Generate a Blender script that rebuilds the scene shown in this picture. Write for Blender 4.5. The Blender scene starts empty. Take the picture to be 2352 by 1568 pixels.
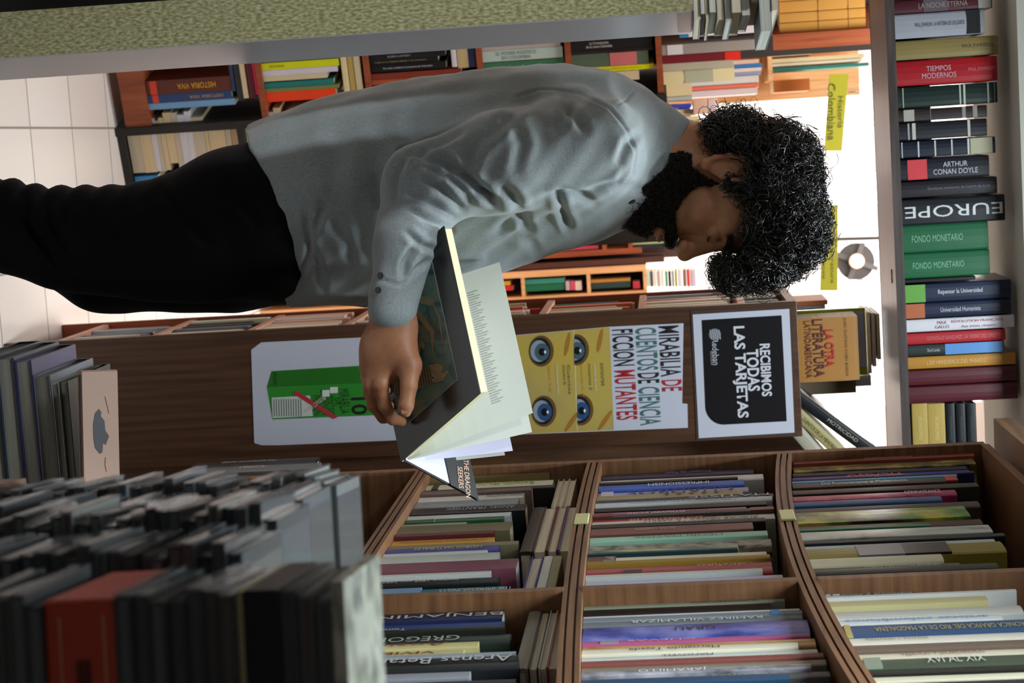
import bpy, math, random
import numpy as np
from mathutils import Matrix, Vector
S_=bpy.context.scene; COL=S_.collection
R_=random.Random(7)
# ---------------- camera (photo was taken with the camera turned on its side) ----------------
F_PX=4200.0; ROLL=0.053; PITCH=math.atan(372/4200); CAM=np.array([0,0,1.5])
RT=np.array([1.,0,0]); FW=np.array([0,math.cos(PITCH),-math.sin(PITCH)]); UP=np.array([0,math.sin(PITCH),math.cos(PITCH)])
CX=math.cos(ROLL)*UP+math.sin(ROLL)*RT; CY=-math.sin(ROLL)*UP+math.cos(ROLL)*RT
cam=bpy.data.cameras.new('camera'); co=bpy.data.objects.new('camera',cam); COL.objects.link(co)
co.matrix_world=Matrix(((CX[0],-CY[0],-FW[0],CAM[0]),(CX[1],-CY[1],-FW[1],CAM[1]),(CX[2],-CY[2],-FW[2],CAM[2]),(0,0,0,1)))
cam.sensor_width=36; cam.lens=36*F_PX/2352; cam.clip_start=.05; cam.clip_end=60
cam.dof.use_dof=True; cam.dof.focus_distance=2.85; cam.dof.aperture_fstop=11.0
S_.camera=co
# ---------------- world, exposure, lamps of the room and fill lights ----------------
w=bpy.data.worlds.new('world'); S_.world=w; w.use_nodes=True
w.node_tree.nodes['Background'].inputs[0].default_value=(.92,.95,1,1); w.node_tree.nodes['Background'].inputs[1].default_value=.055
S_.view_settings.view_transform='Standard'; S_.view_settings.look='None'; S_.view_settings.exposure=0; S_.view_settings.gamma=1
S_.view_settings.use_curve_mapping=False
def area(name,loc,target,sx,sy,power,color):
    l=bpy.data.lights.new(name,'AREA'); l.shape='RECTANGLE'; l.size=sx; l.size_y=sy; l.energy=power; l.color=color
    o=bpy.data.objects.new(name,l); COL.objects.link(o); o.location=loc
    o.rotation_euler=(Vector(target)-Vector(loc)).to_track_quat('-Z','Y').to_euler(); return o
area('ceiling_tube_light',(.17,2.95,2.74),(.17,2.95,0),.08,.6,34,(.84,.95,1))
area('right_shelf_fill',(.06,1.5,2.72),(.75,1.75,1.35),.10,.6,17,(.84,.95,1)).data.spread=1.5  # extra lamp added to brighten the right shelf, aimed at its spines
area('chipboard_fill',(-1.3,1.2,2.7),(-.48,2.35,1.2),.10,.6,1.5,(.9,.96,1)).data.spread=.6  # invented lamp, put in only to lift the chipboard panel
area('ceiling_room_light',(-.3,7.2,2.75),(-.3,7.2,0),2.6,2.2,230,(1,.95,.92))
area('ceiling_aisle_light',(-.45,4.55,2.75),(-.55,5.0,.6),.5,.5,34,(1,.96,.93))
area('front_fill',(-.8,-1.0,2.6),(.2,3,1.2),1.0,1.0,3.5,(.88,.94,1))  # general fill from an unseen source behind the camera
# ---------------- helpers ----------------
def n3(v): v=np.asarray(v,float); return v/np.linalg.norm(v)
def ray(ix,iy): return FW+((ix-1176)*CX+(iy-784)*CY)/F_PX
def W(ix,iy,Y): d=ray(ix,iy); return CAM+d*(Y/d[1])
def onp(ix,iy,p,n):
    d=ray(ix,iy); t=np.dot(np.asarray(p)-CAM,n)/np.dot(d,n); return CAM+d*t
def proj(P):
    v=np.asarray(P)-CAM; k=F_PX/np.dot(v,FW); return 1176+np.dot(v,CX)*k,784+np.dot(v,CY)*k
def zat(X,Y,ix):
    z0,z1=1.0,2.0
    for _ in range(5):
        a=proj((X,Y,z0))[0]; b=proj((X,Y,z1))[0]
        z0,z1=z1,z0+(ix-a)*(z1-z0)/(b-a)
        if abs(z1-z0)<1e-7: break
    return z1
def lin(h):
    h=h.lstrip('#'); c=[int(h[i:i+2],16)/255 for i in (0,2,4)]
    return tuple([x/12.92 if x<=.04045 else ((x+.055)/1.055)**2.4 for x in c])+(1,)
MATS={}
def mat(hx,rough=.5,var=.10,scale=14,spec=.5,metal=0,coat=0,bump=0,key=''):
    k=(hx,rough,var,scale,metal,coat,bump,key)
    if k in MATS: return MATS[k]
    m=bpy.data.materials.new('surface_'+hx.strip('#')); m.use_nodes=True; nt=m.node_tree; b=nt.nodes['Principled BSDF']
    c=lin(hx); b.inputs['Roughness'].default_value=rough; b.inputs['Metallic'].default_value=metal
    b.inputs['Specular IOR Level'].default_value=spec; b.inputs['Coat Weight'].default_value=coat
    if coat: b.inputs['Coat Roughness'].default_value=.12
    tc=nt.nodes.new('ShaderNodeTexCoord'); no=nt.nodes.new('ShaderNodeTexNoise'); no.inputs['Scale'].default_value=scale; no.inputs['Detail'].default_value=4
    nt.links.new(tc.outputs['Object'],no.inputs['Vector'])
    mx=nt.nodes.new('ShaderNodeMix'); mx.data_type='RGBA'; mx.inputs[6].default_value=tuple(x*(1-var) for x in c[:3])+(1,); mx.inputs[7].default_value=tuple(min(1,x*(1+var)) for x in c[:3])+(1,)
    nt.links.new(no.outputs[0],mx.inputs[0]); nt.links.new(mx.outputs[2],b.inputs['Base Color'])
    if bump:
        bp=nt.nodes.new('ShaderNodeBump'); bp.inputs['Strength'].default_value=bump; bp.inputs['Distance'].default_value=.002
        nt.links.new(no.outputs[0],bp.inputs['Height']); nt.links.new(bp.outputs[0],b.inputs['Normal'])
    MATS[k]=m; return m
def ramp_mat(name,cols,tex='noise',scale=(1,1,1),ts=8,rough=.5,detail=6,dist=0,bump=0,coat=0,stops=None):
    m=bpy.data.materials.new(name); m.use_nodes=True; nt=m.node_tree; b=nt.nodes['Principled BSDF']; b.inputs['Roughness'].default_value=rough
    b.inputs['Coat Weight'].default_value=coat; b.inputs['Coat Roughness'].default_value=.1
    tc=nt.nodes.new('ShaderNodeTexCoord'); mp=nt.nodes.new('ShaderNodeMapping'); mp.inputs['Scale'].default_value=scale
    nt.links.new(tc.outputs['Object'],mp.inputs[0])
    if tex=='noise': t=nt.nodes.new('ShaderNodeTexNoise'); t.inputs['Scale'].default_value=ts; t.inputs['Detail'].default_value=detail; t.inputs['Distortion'].default_value=dist
    elif tex=='wave': t=nt.nodes.new('ShaderNodeTexWave'); t.inputs['Scale'].default_value=ts; t.inputs['Distortion'].default_value=dist; t.inputs['Detail'].default_value=2
    else: t=nt.nodes.new('ShaderNodeTexVoronoi'); t.inputs['Scale'].default_value=ts
    nt.links.new(mp.outputs[0],t.inputs['Vector'])
    r=nt.nodes.new('ShaderNodeValToRGB'); nt.links.new(t.outputs[0 if tex!='vor' else 1],r.inputs[0])
    el=r.color_ramp.elements
    while len(el)<len(cols): el.new(.5)
    for i,cc in enumerate(cols): el[i].position=(stops[i] if stops else .3+.4*i/(len(cols)-1)); el[i].color=lin(cc)
    nt.links.new(r.outputs[0],b.inputs['Base Color'])
    if bump:
        bp=nt.nodes.new('ShaderNodeBump'); bp.inputs['Strength'].default_value=bump; bp.inputs['Distance'].default_value=.002
        nt.links.new(t.outputs[0],bp.inputs['Height']); nt.links.new(bp.outputs[0],b.inputs['Normal'])
    return m
WOOD=ramp_mat('brown_wood',['#3f2a1c','#5a3d28','#6b4a33'],scale=(18,18,1.2),ts=3,rough=.45)
WOODP=ramp_mat('panel_veneer',['#372214','#4b301f','#5a3c28'],scale=(30,30,1.0),ts=3,rough=.42)
WOODS=ramp_mat('shelf_wood',['#5e4026','#7a5436','#876242'],scale=(2,2,30),ts=3,rough=.5)
WOODR=ramp_mat('red_brown_wood',['#6e331c','#8c4526','#96502e'],scale=(20,20,1.5),ts=3,rough=.45)
WOODL=ramp_mat('pale_pine',['#c98f5c','#dba873','#e6b887'],scale=(20,20,1.5),ts=3,rough=.5)
WOODD=ramp_mat('dark_stained_wood',['#3a3230','#4a4140','#5a504c'],scale=(2,20,20),ts=4,rough=.35)
BLACKW=mat('#15130f',.6,.3)
CHIP=ramp_mat('raw_chipboard',['#6a6742','#8c8960','#a6a37c','#bdbb98'],scale=(110,110,45),ts=3.2,rough=.8,detail=8,stops=[.3,.45,.56,.72])
PAGES=ramp_mat('page_edges',['#b8ab90','#d8cdb4','#e6dcc6'],tex='noise',scale=(900,6,6),ts=1,rough=.8)
PAGESG=ramp_mat('page_edges_white',['#a9aaa2','#cfd0c8','#dfe0d8'],tex='noise',scale=(900,6,6),ts=1,rough=.8)
ROOT={}
def I4(): return np.eye(4)
def frame(o,x,y,z):
    M=np.eye(4); M[:3,0]=x; M[:3,1]=y; M[:3,2]=z; M[:3,3]=o; return M
def rawobj(name,data,parent,M):
    o=bpy.data.objects.new(name,data); COL.objects.link(o); ROOT[o.name]=np.array(M,float)
    if parent is not None: o.parent=parent; L=np.linalg.inv(ROOT[parent.name])@np.array(M,float)
    else: L=np.array(M,float)
    o.matrix_basis=Matrix(L.tolist()); return o
def mk(name,verts,faces,m,parent=None,M=None,local=False,smooth=False):
    """verts in world space unless local; M is the object's own world frame"""
    if M is None: M=ROOT[parent.name] if parent is not None else I4()
    v=np.asarray(verts,float)
    if not local: v=(v-M[:3,3])@np.linalg.inv(M[:3,:3]).T
    me=bpy.data.meshes.new(name)
    if isinstance(faces,np.ndarray) and faces.ndim==2:
        me.vertices.add(len(v)); me.vertices.foreach_set('co',v.astype(np.float32).ravel())
        k=faces.shape[1]; me.loops.add(faces.size); me.loops.foreach_set('vertex_index',faces.astype(np.int32).ravel())
        me.polygons.add(len(faces)); me.polygons.foreach_set('loop_start',np.arange(0,faces.size,k,dtype=np.int32)); me.update(calc_edges=True)
    else: me.from_pydata(v.tolist(),[],[list(f) for f in faces]); me.update()
    if m is not None: me.materials.append(m)
    if smooth: me.polygons.foreach_set('use_smooth',[True]*len(me.polygons))
    return rawobj(name,me,parent,M)
def T4(p): M=np.eye(4); M[:3,3]=p; return M
def empty(name,M): return rawobj(name,None,None,M)
def tag(o,label,cat,group=None,kind=None):
    if label: o['label']=label
    if cat: o['category']=cat
    if group: o['group']=group
    if kind: o['kind']=kind
    return o
def bx(*bs):
    V=[];Fc=[]
    for (x0,x1,y0,y1,z0,z1) in bs:
        n=len(V); V+=[(x0,y0,z0),(x1,y0,z0),(x1,y1,z0),(x0,y1,z0),(x0,y0,z1),(x1,y0,z1),(x1,y1,z1),(x0,y1,z1)]
        Fc+=[[n+i for i in f] for f in ((0,3,2,1),(4,5,6,7),(0,1,5,4),(1,2,6,5),(2,3,7,6),(3,0,4,7))]
    return V,Fc
def box(name,b,m,parent=None,M=None,bev=0):
    bs=b if isinstance(b[0],(tuple,list)) else [b]
    o=mk(name,*bx(*bs),m,parent,M,local=True)
    if bev: md=o.modifiers.new('edge','BEVEL'); md.width=bev; md.segments=2
    return o
def prism(poly,z0,z1):
    n=len(poly); V=[(x,y,z0) for x,y in poly]+[(x,y,z1) for x,y in poly]
    return V,[list(range(n))[::-1],list(range(n,2*n))]+[[i,(i+1)%n,n+(i+1)%n,n+i] for i in range(n)]
def slab(name,corners,th,m,parent=None,M=None):
    """thick plate: corners in order (world), extruded along its normal by th"""
    c=np.asarray(corners,float); nn=n3(np.cross(c[1]-c[0],c[2]-c[1])); n=len(c)
    V=np.vstack([c,c+nn*th]); Fc=[list(range(n))[::-1],list(range(n,2*n))]+[[i,(i+1)%n,n+(i+1)%n,n+i] for i in range(n)]
    return mk(name,V,Fc,m,parent,M)
TEXTS=[]
def text(parent,s,center,dirv,upv,wd,ht,m,name='lettering',bold=0,label=None):
    """lettering whose ink box is wd by ht, centred on center (world)"""
    cu=bpy.data.curves.new(name,'FONT'); cu.body=s; cu.align_x='CENTER'; cu.resolution_u=3; cu.materials.append(m); cu.offset=bold
    if '\n' in s: cu.space_line=.95
    x=n3(dirv); u=n3(upv); M=frame(center,x,u,np.cross(x,u)); o=rawobj(name,cu,parent,M); TEXTS.append((o,wd,ht,M,parent))
    if label: o['label']=label
    return o
def finish_texts():
    bpy.context.view_layer.update(); dg=bpy.context.evaluated_depsgraph_get()
    for o,wd,ht,M,p in TEXTS:
        bb=np.array([list(c) for c in o.bound_box]); lo=bb.min(0); hi=bb.max(0)
        sx=wd/max(hi[0]-lo[0],1e-6); sy=ht/max(hi[1]-lo[1],1e-6); c=(lo+hi)/2
        A=np.diag([sx,sy,1,1]); B=T4((-c[0],-c[1],0)); Wd=M@A@B
        L=(np.linalg.inv(ROOT[p.name])@Wd) if p is not None else Wd
        me=bpy.data.meshes.new_from_object(o.evaluated_get(dg),depsgraph=dg); nm=o.name; cu=o.data
        q=bpy.data.objects.new('tmp_text',me); COL.objects.link(q); q.parent=p; q.matrix_basis=Matrix(L.tolist())
        if 'label' in o: q['label']=o['label']
        bpy.data.objects.remove(o); bpy.data.curves.remove(cu); q.name=nm
LABELS={}
def book(M,t,d,h,hx,label,group,titles=(),bands=(),hard=False,pages='#d8cdb4',name='book',cat='book',rough=.42,cover=None,pg=None):
    """local x thickness, y depth from the spine, z height; M world frame at the spine's lower left"""
    ct=min(.0025,t*.12) if hard else min(.0008,t*.1); k=min(t*.12,.004) if hard else min(.0015,t*.08)
    out=[(0,k)]+[(t*(.5-.5*math.cos(math.pi*i/6)),k*(1-math.sin(math.pi*i/6))) for i in range(1,6)]+[(t,k)]
    inn=[(t-ct,k+ct*1.5),(ct,k+ct*1.5)]
    poly=out+[(t,d),(t-ct,d)]+inn+[(ct,d),(0,d)]
    V,Fc=prism(poly,0,h)
    o=mk(name,V,Fc,cover or mat(hx,rough,spec=.35),None,M,local=True)
    tag(o,label,cat,group)
    e=.003 if hard else .0004
    box('page_block',(ct,t-ct,k+ct*1.5,d-(e if hard else .0002),e,h-e),pg or PAGES,o)
    for (a,b,c) in bands:
        box('spine_label',(t*.02,t*.98,-.0005,k+.0005,h*a,h*b),mat(c,.4),o)
    for tt in titles:
        s,fc,fl,ff,col,dr=tt[:6]   # string, centre fraction of height, length fraction, thickness fraction, colour, direction 1 up / -1 down / 0 across
        x0,y0,z0=M[:3,0],M[:3,1],M[:3,2]
        off=tt[6] if len(tt)>6 else .5
        c=M[:3,3]+x0*t*off+z0*h*fc-y0*.0009
        if dr==0: text(o,s,c,x0,z0,t*ff,h*fl,mat(col,.5),'spine_title')
        else: text(o,s,c,z0*dr,-x0*dr,h*fl,t*ff,mat(col,.5),'spine_title')
    return o
# ---------------- the setting ----------------
TD=n3((1,.11,0)); DP=n3((-.11,1,0)); Z=np.array([0,0,1.])
def tiles():
    m=bpy.data.materials.new('glazed_floor_tiles'); m.use_nodes=True; nt=m.node_tree; b=nt.nodes['Principled BSDF']; b.inputs['Roughness'].default_value=.25
    tc=nt.nodes.new('ShaderNodeTexCoord'); mp=nt.nodes.new('ShaderNodeMapping'); mp.inputs['Rotation'].default_value=(0,0,-.11); mp.inputs['Location'].default_value=(.1,.06,0)
    br=nt.nodes.new('ShaderNodeTexBrick'); br.offset=0; br.inputs['Scale'].default_value=1; br.inputs['Brick Width'].default_value=.33; br.inputs['Row Height'].default_value=.31
    br.inputs['Mortar Size'].default_value=.003; br.inputs['Color1'].default_value=lin('#e6ddd6'); br.inputs['Color2'].default_value=lin('#ece4de'); br.inputs['Mortar'].default_value=lin('#9c938c')
    nt.links.new(tc.outputs['Object'],mp.inputs[0]); nt.links.new(mp.outputs[0],br.inputs['Vector']); nt.links.new(br.outputs[0],b.inputs['Base Color']); return m
def st(name,b,m): return tag(box(name,b,m),None,None,None,'structure')
st('floor',(-4,3.2,-2.5,9.6,-.05,0),tiles())
WALLM=mat('#e9e2de',.8,.03,3)
st('wall_back',(-4,3.2,9,9.1,0,3),WALLM); st('wall_left',(-2.6,-2.5,-2.5,9,0,3),WALLM); st('wall_right',(1.05,1.15,-2.5,9,0,3),mat('#8f8577',.8,.1,3))
st('wall_front',(-4,3.2,-2.6,-2.5,0,3),mat('#6b655c',.8,.1,3))
st('ceiling',(-4,3.2,-2.5,9.6,3,3.1),mat('#cfcac2',.85,.05,3))
# far white partition seen behind the hanging sign
FP=W(1900,300,7.6)
st('wall_partition',(-1.0,.35,7.7,7.8,0,2.95),WALLM)
# pale lintel above the high shelf
zl=W(2318,300,3.95)[2]
o=box('trim_1',(-1.35,.62,-.06,.5,zl,2.99),mat('#aeb0a6',.8,.05,4),None,frame((0,3.93,0),TD,DP,Z)); tag(o,None,None,None,'structure')
# ---------------- right bookcase, running toward the camera ----------------
RA=np.array([.24,3.28,0]); RS=n3((.122,-1,0)); RD=n3((1,.122,0))
def rs(ix,iy,off=0):
    P=onp(ix,iy,RA+RD*off,RD); return float(np.dot(P-RA,RS)),P[2]
POL={0:[(1000,868),(1110,872),(1380,868),(1600,866)],
     1:[(1000,1392),(1085,1382),(1200,1360),(1300,1343),(1365,1337),(1420,1334),(1480,1334),(1620,1338)],
     2:[(1000,1808),(1061,1817),(1195,1829),(1290,1849),(1345,1873),(1400,1898),(1455,1930),(1500,1960),(1568,2000),(1640,2045)]}
def pix(k,iy): a=POL[k]; return float(np.interp(iy,[p[0] for p in a],[p[1] for p in a]))
def zsamp(k):
    r=[rs(pix(k,iy),iy) for iy in range(1040,1600,20)]
    if k==0:
        z=np.mean([a[1] for a in r]); return lambda s:z
    c=np.polyfit([a[0] for a in r],[a[1] for a in r],2); return lambda s:float(np.polyval(c,s))
ZF={k:zsamp(k) for k in POL}
print('shelf z',{k:[round(ZF[k](s),3) for s in (0,.4,.8,1.2,1.6)] for k in ZF})
MB=frame(RA,RS,RD,Z)          # bookcase frame: x along shelf, y depth, z up
SE=1.75
case=tag(empty('bookcase',MB),'long brown wooden bookcase full of art books running toward the camera on the right','bookcase')
def sweep(name,zf,s0,s1,prof,m,n=24):
    """prof: list of (y0,y1,dz0,dz1) boxes swept along s following zf"""
    V=[];Fc=[]
    for (y0,y1,a,b) in prof:
        n0=len(V)
        for i in range(n+1):
            s=s0+(s1-s0)*i/n; z=zf(s); V+=[(s,y0,z+a),(s,y1,z+a),(s,y1,z+b),(s,y0,z+b)]
        for i in range(n):
            p=n0+4*i
            for j in range(4): k=(j+1)%4; Fc.append([p+j,p+k,p+4+k,p+4+j])
        Fc.append([n0,n0+3,n0+2,n0+1]); e=n0+4*n; Fc.append([e,e+1,e+2,e+3])
    return mk(name,V,Fc,m,case,MB,local=True)
TH=.026
for k in (0,1,2):
    sweep('shelf',ZF[k],-.02,SE,[(-.004,.30,-TH,0),(-.012,-.004,-TH,-TH+.006),(-.012,-.004,-TH+.009,-.009),(-.012,-.004,-.006,0)],WOODS)
s3,z3=rs(2237,1035); 
ZT=lambda s:z3+.012+.014*math.sin(max(0,s)*1.5)
sweep('top_board',ZT,-.02,SE,[(-.012,.30,0,.014)],WOODS)
sweep('top_board',lambda s:ZT(s)+.030,-.06,SE,[(-.05,.30,0,.034)],WOODS)
sweep('top_board',lambda s:ZT(s)+.072,-.08,SE,[(-.03,.30,0,.03)],WOODS)
ZB=zat(*(RA+RS*.05)[:2],338)
sweep('shelf',lambda s:ZB,-.02,SE,[(-.012,.30,-TH,0)],WOODS)
sweep('shelf',lambda s:.08,-.02,SE,[(-.012,.30,-TH,0)],WOODS)
box('back_panel',(-.04,SE,.30,.315,0,z3+.09),WOOD,case,MB)
box('side_panel',(-.045,-.02,-.012,.30,0,z3+.02),WOODS,case,MB)
box('side_panel',(SE,SE+.025,-.012,.30,0,z3+.02),WOODS,case,MB)
sd,_=rs(1600,1362)
for (a,b) in ((0,1),(1,2),(2,3)):
    zt=(ZF[b](sd) if b<3 else ZT(sd))-(TH if b<3 else 0)
    box('divider',(sd-.009,sd+.009,-.014,.30,ZF[a](sd),zt),WOODS,case,MB)
LAB=mat('#d9d79a',.5)
for k,iy in ((1,1210),(2,1202)):
    s,_=rs(pix(k,iy),iy); z=ZF[k](s)
    o=box('shelf_label',(s-.032,s+.032,-.0155,-.012,z-TH+.002,z-.002),LAB,case,MB,.001)
# books: iy0, iy1 (where the spine stands), ixtop, colour, short look, titles
MID='''1076 1087 1729 #2b2340 dark violet|Ernesto de Fiori;.57;.3;.5;#8f86c0;-1
1091 1102 1752 #dfe3e0 broad white|
1102 1106 1694 #3a3420 dark patterned|
1106 1118 1708 #3c68cf bright blue|IMPRESSIONISM;.55;.42;.5;#e8ecf5;-1
1118 1128 1718 #a9a6c6 lavender|CUADROS;.55;.7;.8;#39386e;-1
1128 1137 1705 #a99f74 tan starred|★ ★ ★ ★ ★;.65;.4;.5;#4b4530;-1
1138 1147 1777 #24365f navy|MATISSE;.75;.45;.6;#c8cdda;-1
1148 1157 1773 #cfdde0 icy white|CONTEMPORARY PAINTING;.5;.6;.4;#7f9aa6;-1
1157 1165 1760 #121315 plain black|
1166 1176 1714 #c8688f candy pink|GIULIO SERVO;.5;.5;.45;#7c3a58;-1
1177 1184 1777 #4a4545 charcoal|OSCAR JARAMILLO;.35;.32;.7;#e8e8e4;1
1184 1191 1780 #d8d0c2 red and white|LOS MAESTROS DE;.4;.4;.7;#f1d4c8;-1
1191 1200 1781 #d6d2c4 off-white|AURORA ABADUL · B. BARILLI;.6;.62;.6;#4a4a50;-1
1200 1209 1757 #15161a jet black|SUEÑOS Y MEMORIAS;.5;.36;.55;#c9c9c6;-1
1209 1224 1729 #7c4c45 dull brown|SILVIA CHEREM;.4;.25;.35;#c9a59a;-1
1226 1237 1762 #9fd6bf mint green|HENRI MATISSE;.5;.5;.3;#3c6b62;-1
1238 1254 1770 #9c9688 stone-coloured patterned|
1255 1267 1695 #6f8f7c teal and yellow painted|
1267 1271 1694 #1b3840 thin teal-black|
1272 1284 1760 #d9cfb2 cream with a brown end|
1284 1292 1768 #94782a ochre|
1292 1302 1771 #a85a58 dusty rose|CARICATURAS;.75;.3;.6;#d9a8a0;-1
1302 1318 1773 #9c1f26 deep red|
1318 1324 1751 #bfc4bf thin pale grey|
1325 1338 1797 #b9b9d6 pale lavender|
1339 1353 1797 #a6a8d0 lilac|
1357 1369 1828 #101014 glossy black|Toulouse-Lautrec · Dibujos;.6;.55;.7;#e6e8e4;-1
1371 1383 1801 #8f9380 sage green|SUDAMERICANA;.7;.33;.7;#4d5148;-1
1384 1399 1771 #0c0d12 wide black|
1400 1408 1836 #dfe2dc short white|
1408 1417 1841 #7e8894 slate grey|
1417 1427 1842 #767c80 mid grey|RAMIREZ VILLAMIZAR;.52;.6;.6;#dfe2e0;-1
1428 1459 1858 #4a58a8 blue and black cloudy|GRAU;.5;.18;.3;#141a35;-1
1460 1467 1859 #b7608f magenta pink|CUEVAS;.35;.3;.5;#e8c0d4;-1
1467 1484 1874 #a5843c golden|
1485 1497 1832 #e2ddc6 ivory|Hernando Tejada;.43;.42;.6;#2c2a28;-1
1498 1506 1877 #ccd3ce cool white|MANOVELL;.45;.22;.6;#2d3348;-1
1507 1517 1900 #8a4e47 rust brown|MUSEO NACIONAL DE COLOMBIA  El monumento y sus colecciones;.55;.76;.4;#cfa79c;1
1518 1530 1900 #87806f taupe|
1530 1540 1862 #9a9aa0 speckled grey|JARAMILLO;.4;.3;.7;#e6e8ea;-1
1541 1553 1905 #5c5c5e wrapped grey|SOBRIOS;.66;.26;.6;#a9a98c;-1
1554 1568 1812 #2a4966 steel blue|
1569 1580 1850 #222830 blue-black|
1581 1600 1870 #b5b0a2 oatmeal|'''
UPR='''1050 1061 2236 #8c4433 terracotta|AUGUSTE RENOIR;.53;.27;.5;#d3b7a6;-1
1062 1073 2237 #5f5628 yellow-and-black patterned|
1073 1080 2219 #1d1a30 blackish blue|
1081 1094 2227 #2a23a4 royal blue|PICASSO;.46;.3;.6;#d4624a;-1
1094 1098 2236 #1e1a4e dark indigo|PICASSO;.46;.3;.7;#d4624a;-1
1098 1102 2197 #5fa8d8 thin sky blue|
1102 1112 2197 #3f3c3a dark grey|Del Romanticismo al Modernismo;.44;.52;.6;#e4e6e4;1
1113 1123 2211 #a81628 crimson|
1123 1132 2245 #2c261e umber|
1133 1144 2194 #a62f62 magenta streaked|CONNAISSANCE;.8;.22;.7;#e6cbd6;1
1144 1154 2161 #2f5f93 denim blue|
1155 1168 2247 #3a342a brown-black|
1169 1194 2220 #3c6a2c leafy green painted|
1196 1208 2254 #451820 maroon|
1209 1214 2136 #15794f thin emerald|
1215 1232 2274 #c2d1ca white with grey folds|
1232 1239 2306 #141d20 greenish black|
1239 1246 2283 #c9dde0 ice-blue|
1247 1271 2303 #8f8430 mustard|
1272 1287 2163 #d2d0b0 parchment|
1288 1297 2203 #5c5644 olive|HENRI DE TOULOUSE-LAUTREC;.62;.5;.5;#cfcbb8;-1
1297 1310 2290 #15231f deep bottle green|
1311 1321 2176 #1e3052 ink blue|TIZIANO;.7;.25;.5;#9aa7c4;-1
1322 1335 2304 #26401c black with green foliage|
1358 1366 2105 #16191a black and white|memoria y sociedad;.5;.9;.7;#8fd0d8;-1
1367 1372 2333 #cdd0cd plain white|
1372 1385 2266 #c6bf8c straw yellow|
1387 1405 2345 #c6c8c2 chalk white|
1408 1425 2299 #dde2e2 bright white|artistas colombianos;.5;.85;.4;#6fa8d8;-1
1427 1455 2400 #1f4f7d strong blue|CRONICA GRAFICA DEL RIO DE LA MAGDALENA;.55;.75;.35;#b9ab5c;-1
1457 1474 2420 #d6d2c4 bone white|BOLIVAR Y MONTERA;.25;.3;.3;#8f7f70;-1
1475 1488 2415 #6a5a4e mushroom brown|
1489 1507 2420 #cfc9b2 buff|TEJIDOS Y BORDADOS;.45;.42;.4;#8a5a3c;1
1508 1528 2420 #3f4a3a moss green|XVI AL XIX;.5;.3;.7;#c5ccc2;1
1529 1541 2410 #171a16 coal black|
1542 1553 2430 #c9c3ab sand|
1554 1563 2430 #3b3820 brownish olive|CARLOS LERSUNDY;.3;.3;.5;#a9a890;1
1564 1580 2430 #1c1f24 graphite|
1582 1600 2430 #d0d0c8 milk white|'''
LOW='''1084 1092 1240 #c6bd86 tan card|
1092 1100 1262 #8c7a4e kraft brown|
1109 1122 1270 #cfd2b8 white with green letters|;.6;.5;.5;#8fae2c;-1
1123 1129 1273 #221a1c black-and-maroon|
1130 1137 1222 #6f5a54 thin brown|
1138 1147 1203 #cfcfc6 white-topped|THE MAGNA COLLECTION;.85;.4;.5;#1c2440;-1
1147 1160 1190 #8b9296 pewter|
1162 1176 1208 #181a1f satin black|ANGEL FRANTISEK;.6;.6;.4;#9fb0c0;-1
1178 1186 1173 #cdd6d6 frosty white|
1187 1194 1156 #1d5a33 forest green|
1195 1203 1070 #a9ab9c cement grey|
1204 1223 1174 #6f6a4c olive drab|
1224 1231 1135 #5a2426 thin wine red|
1232 1245 1133 #d39a2c amber yellow|Coleccion Arte Contemporaneo;.5;.85;.4;#7a5420;-1
1245 1252 1190 #7c7558 khaki|
1253 1264 1145 #3f4287 violet blue|HIDROS NATURALES;.55;.6;.5;#c9c48a;-1
1265 1272 1119 #c2cac8 snow white|
1273 1289 1145 #b4b8b0 silvery white|
1291 1313 1188 #7a4553 mauve|
1314 1320 1127 #c5cbc5 slim white|
1321 1330 1145 #b9bdb6 white photo-covered|
1330 1343 1146 #14161a matt black|bauhaus 1909 pro 3404 faber;.35;.7;.4;#b9bcb6;-1
1346 1367 1159 #2f6f78 teal|THE IMPRESSIONISTS;.8;.5;.35;#b9d0d0;-1
1401 1420 1155 #232b52 midnight blue|BENJAMIN;.6;.8;.5;#cfc9a8;-1
1420 1431 1156 #2a4582 cobalt|
1432 1440 1140 #a4ab86 pale moss|William Wills;.2;.3;.6;#4a5038;-1
1440 1448 1158 #23251f soot black|Tomas Rotan;.25;.35;.6;#c0c4b0;-1
1448 1466 1171 #2f3a33 pine green|GREGORIO;.42;.6;.6;#b6bcae;-1
1470 1482 1098 #d0c88c pale yellow|Anaisi;.55;.5;.5;#9c3a38;-1
1484 1496 1064 #cfc48c wheat yellow|VIVIENY;.5;.6;.5;#8a2c34;-1
1497 1502 1184 #9aa6ac silver|
1503 1524 1187 #101216 glossy black|Arenas Betancourt;.5;.95;.7;#c9cbc9;-1
1525 1540 1190 #22262a bluish black|
1542 1556 1079 #9498a2 silver-grey|
1557 1570 1183 #23282c charcoal blue|
1572 1590 1150 #a9a89c light stone|'''
LEAF=ramp_mat('painted_garden',['#0e1420','#29471c','#6f9a2c','#c9c84c','#c8863a'],scale=(8,8,5),ts=2.5,rough=.3,stops=[.3,.42,.52,.62,.75])
FOL=ramp_mat('dark_foliage',['#070b06','#16220c','#4f7a22','#86a848'],scale=(20,20,14),ts=3,rough=.4,stops=[.3,.5,.62,.75])
PAINT=ramp_mat('painted_teal_yellow',['#14302f','#3f8078','#c9c88a','#2a2a28'],scale=(10,10,5),ts=2,rough=.4,stops=[.3,.45,.6,.75])
STONE=ramp_mat('engraved_pattern',['#37332b','#8f897a','#a9a393'],scale=(40,40,22),ts=2,rough=.5,stops=[.38,.5,.65])
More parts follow.
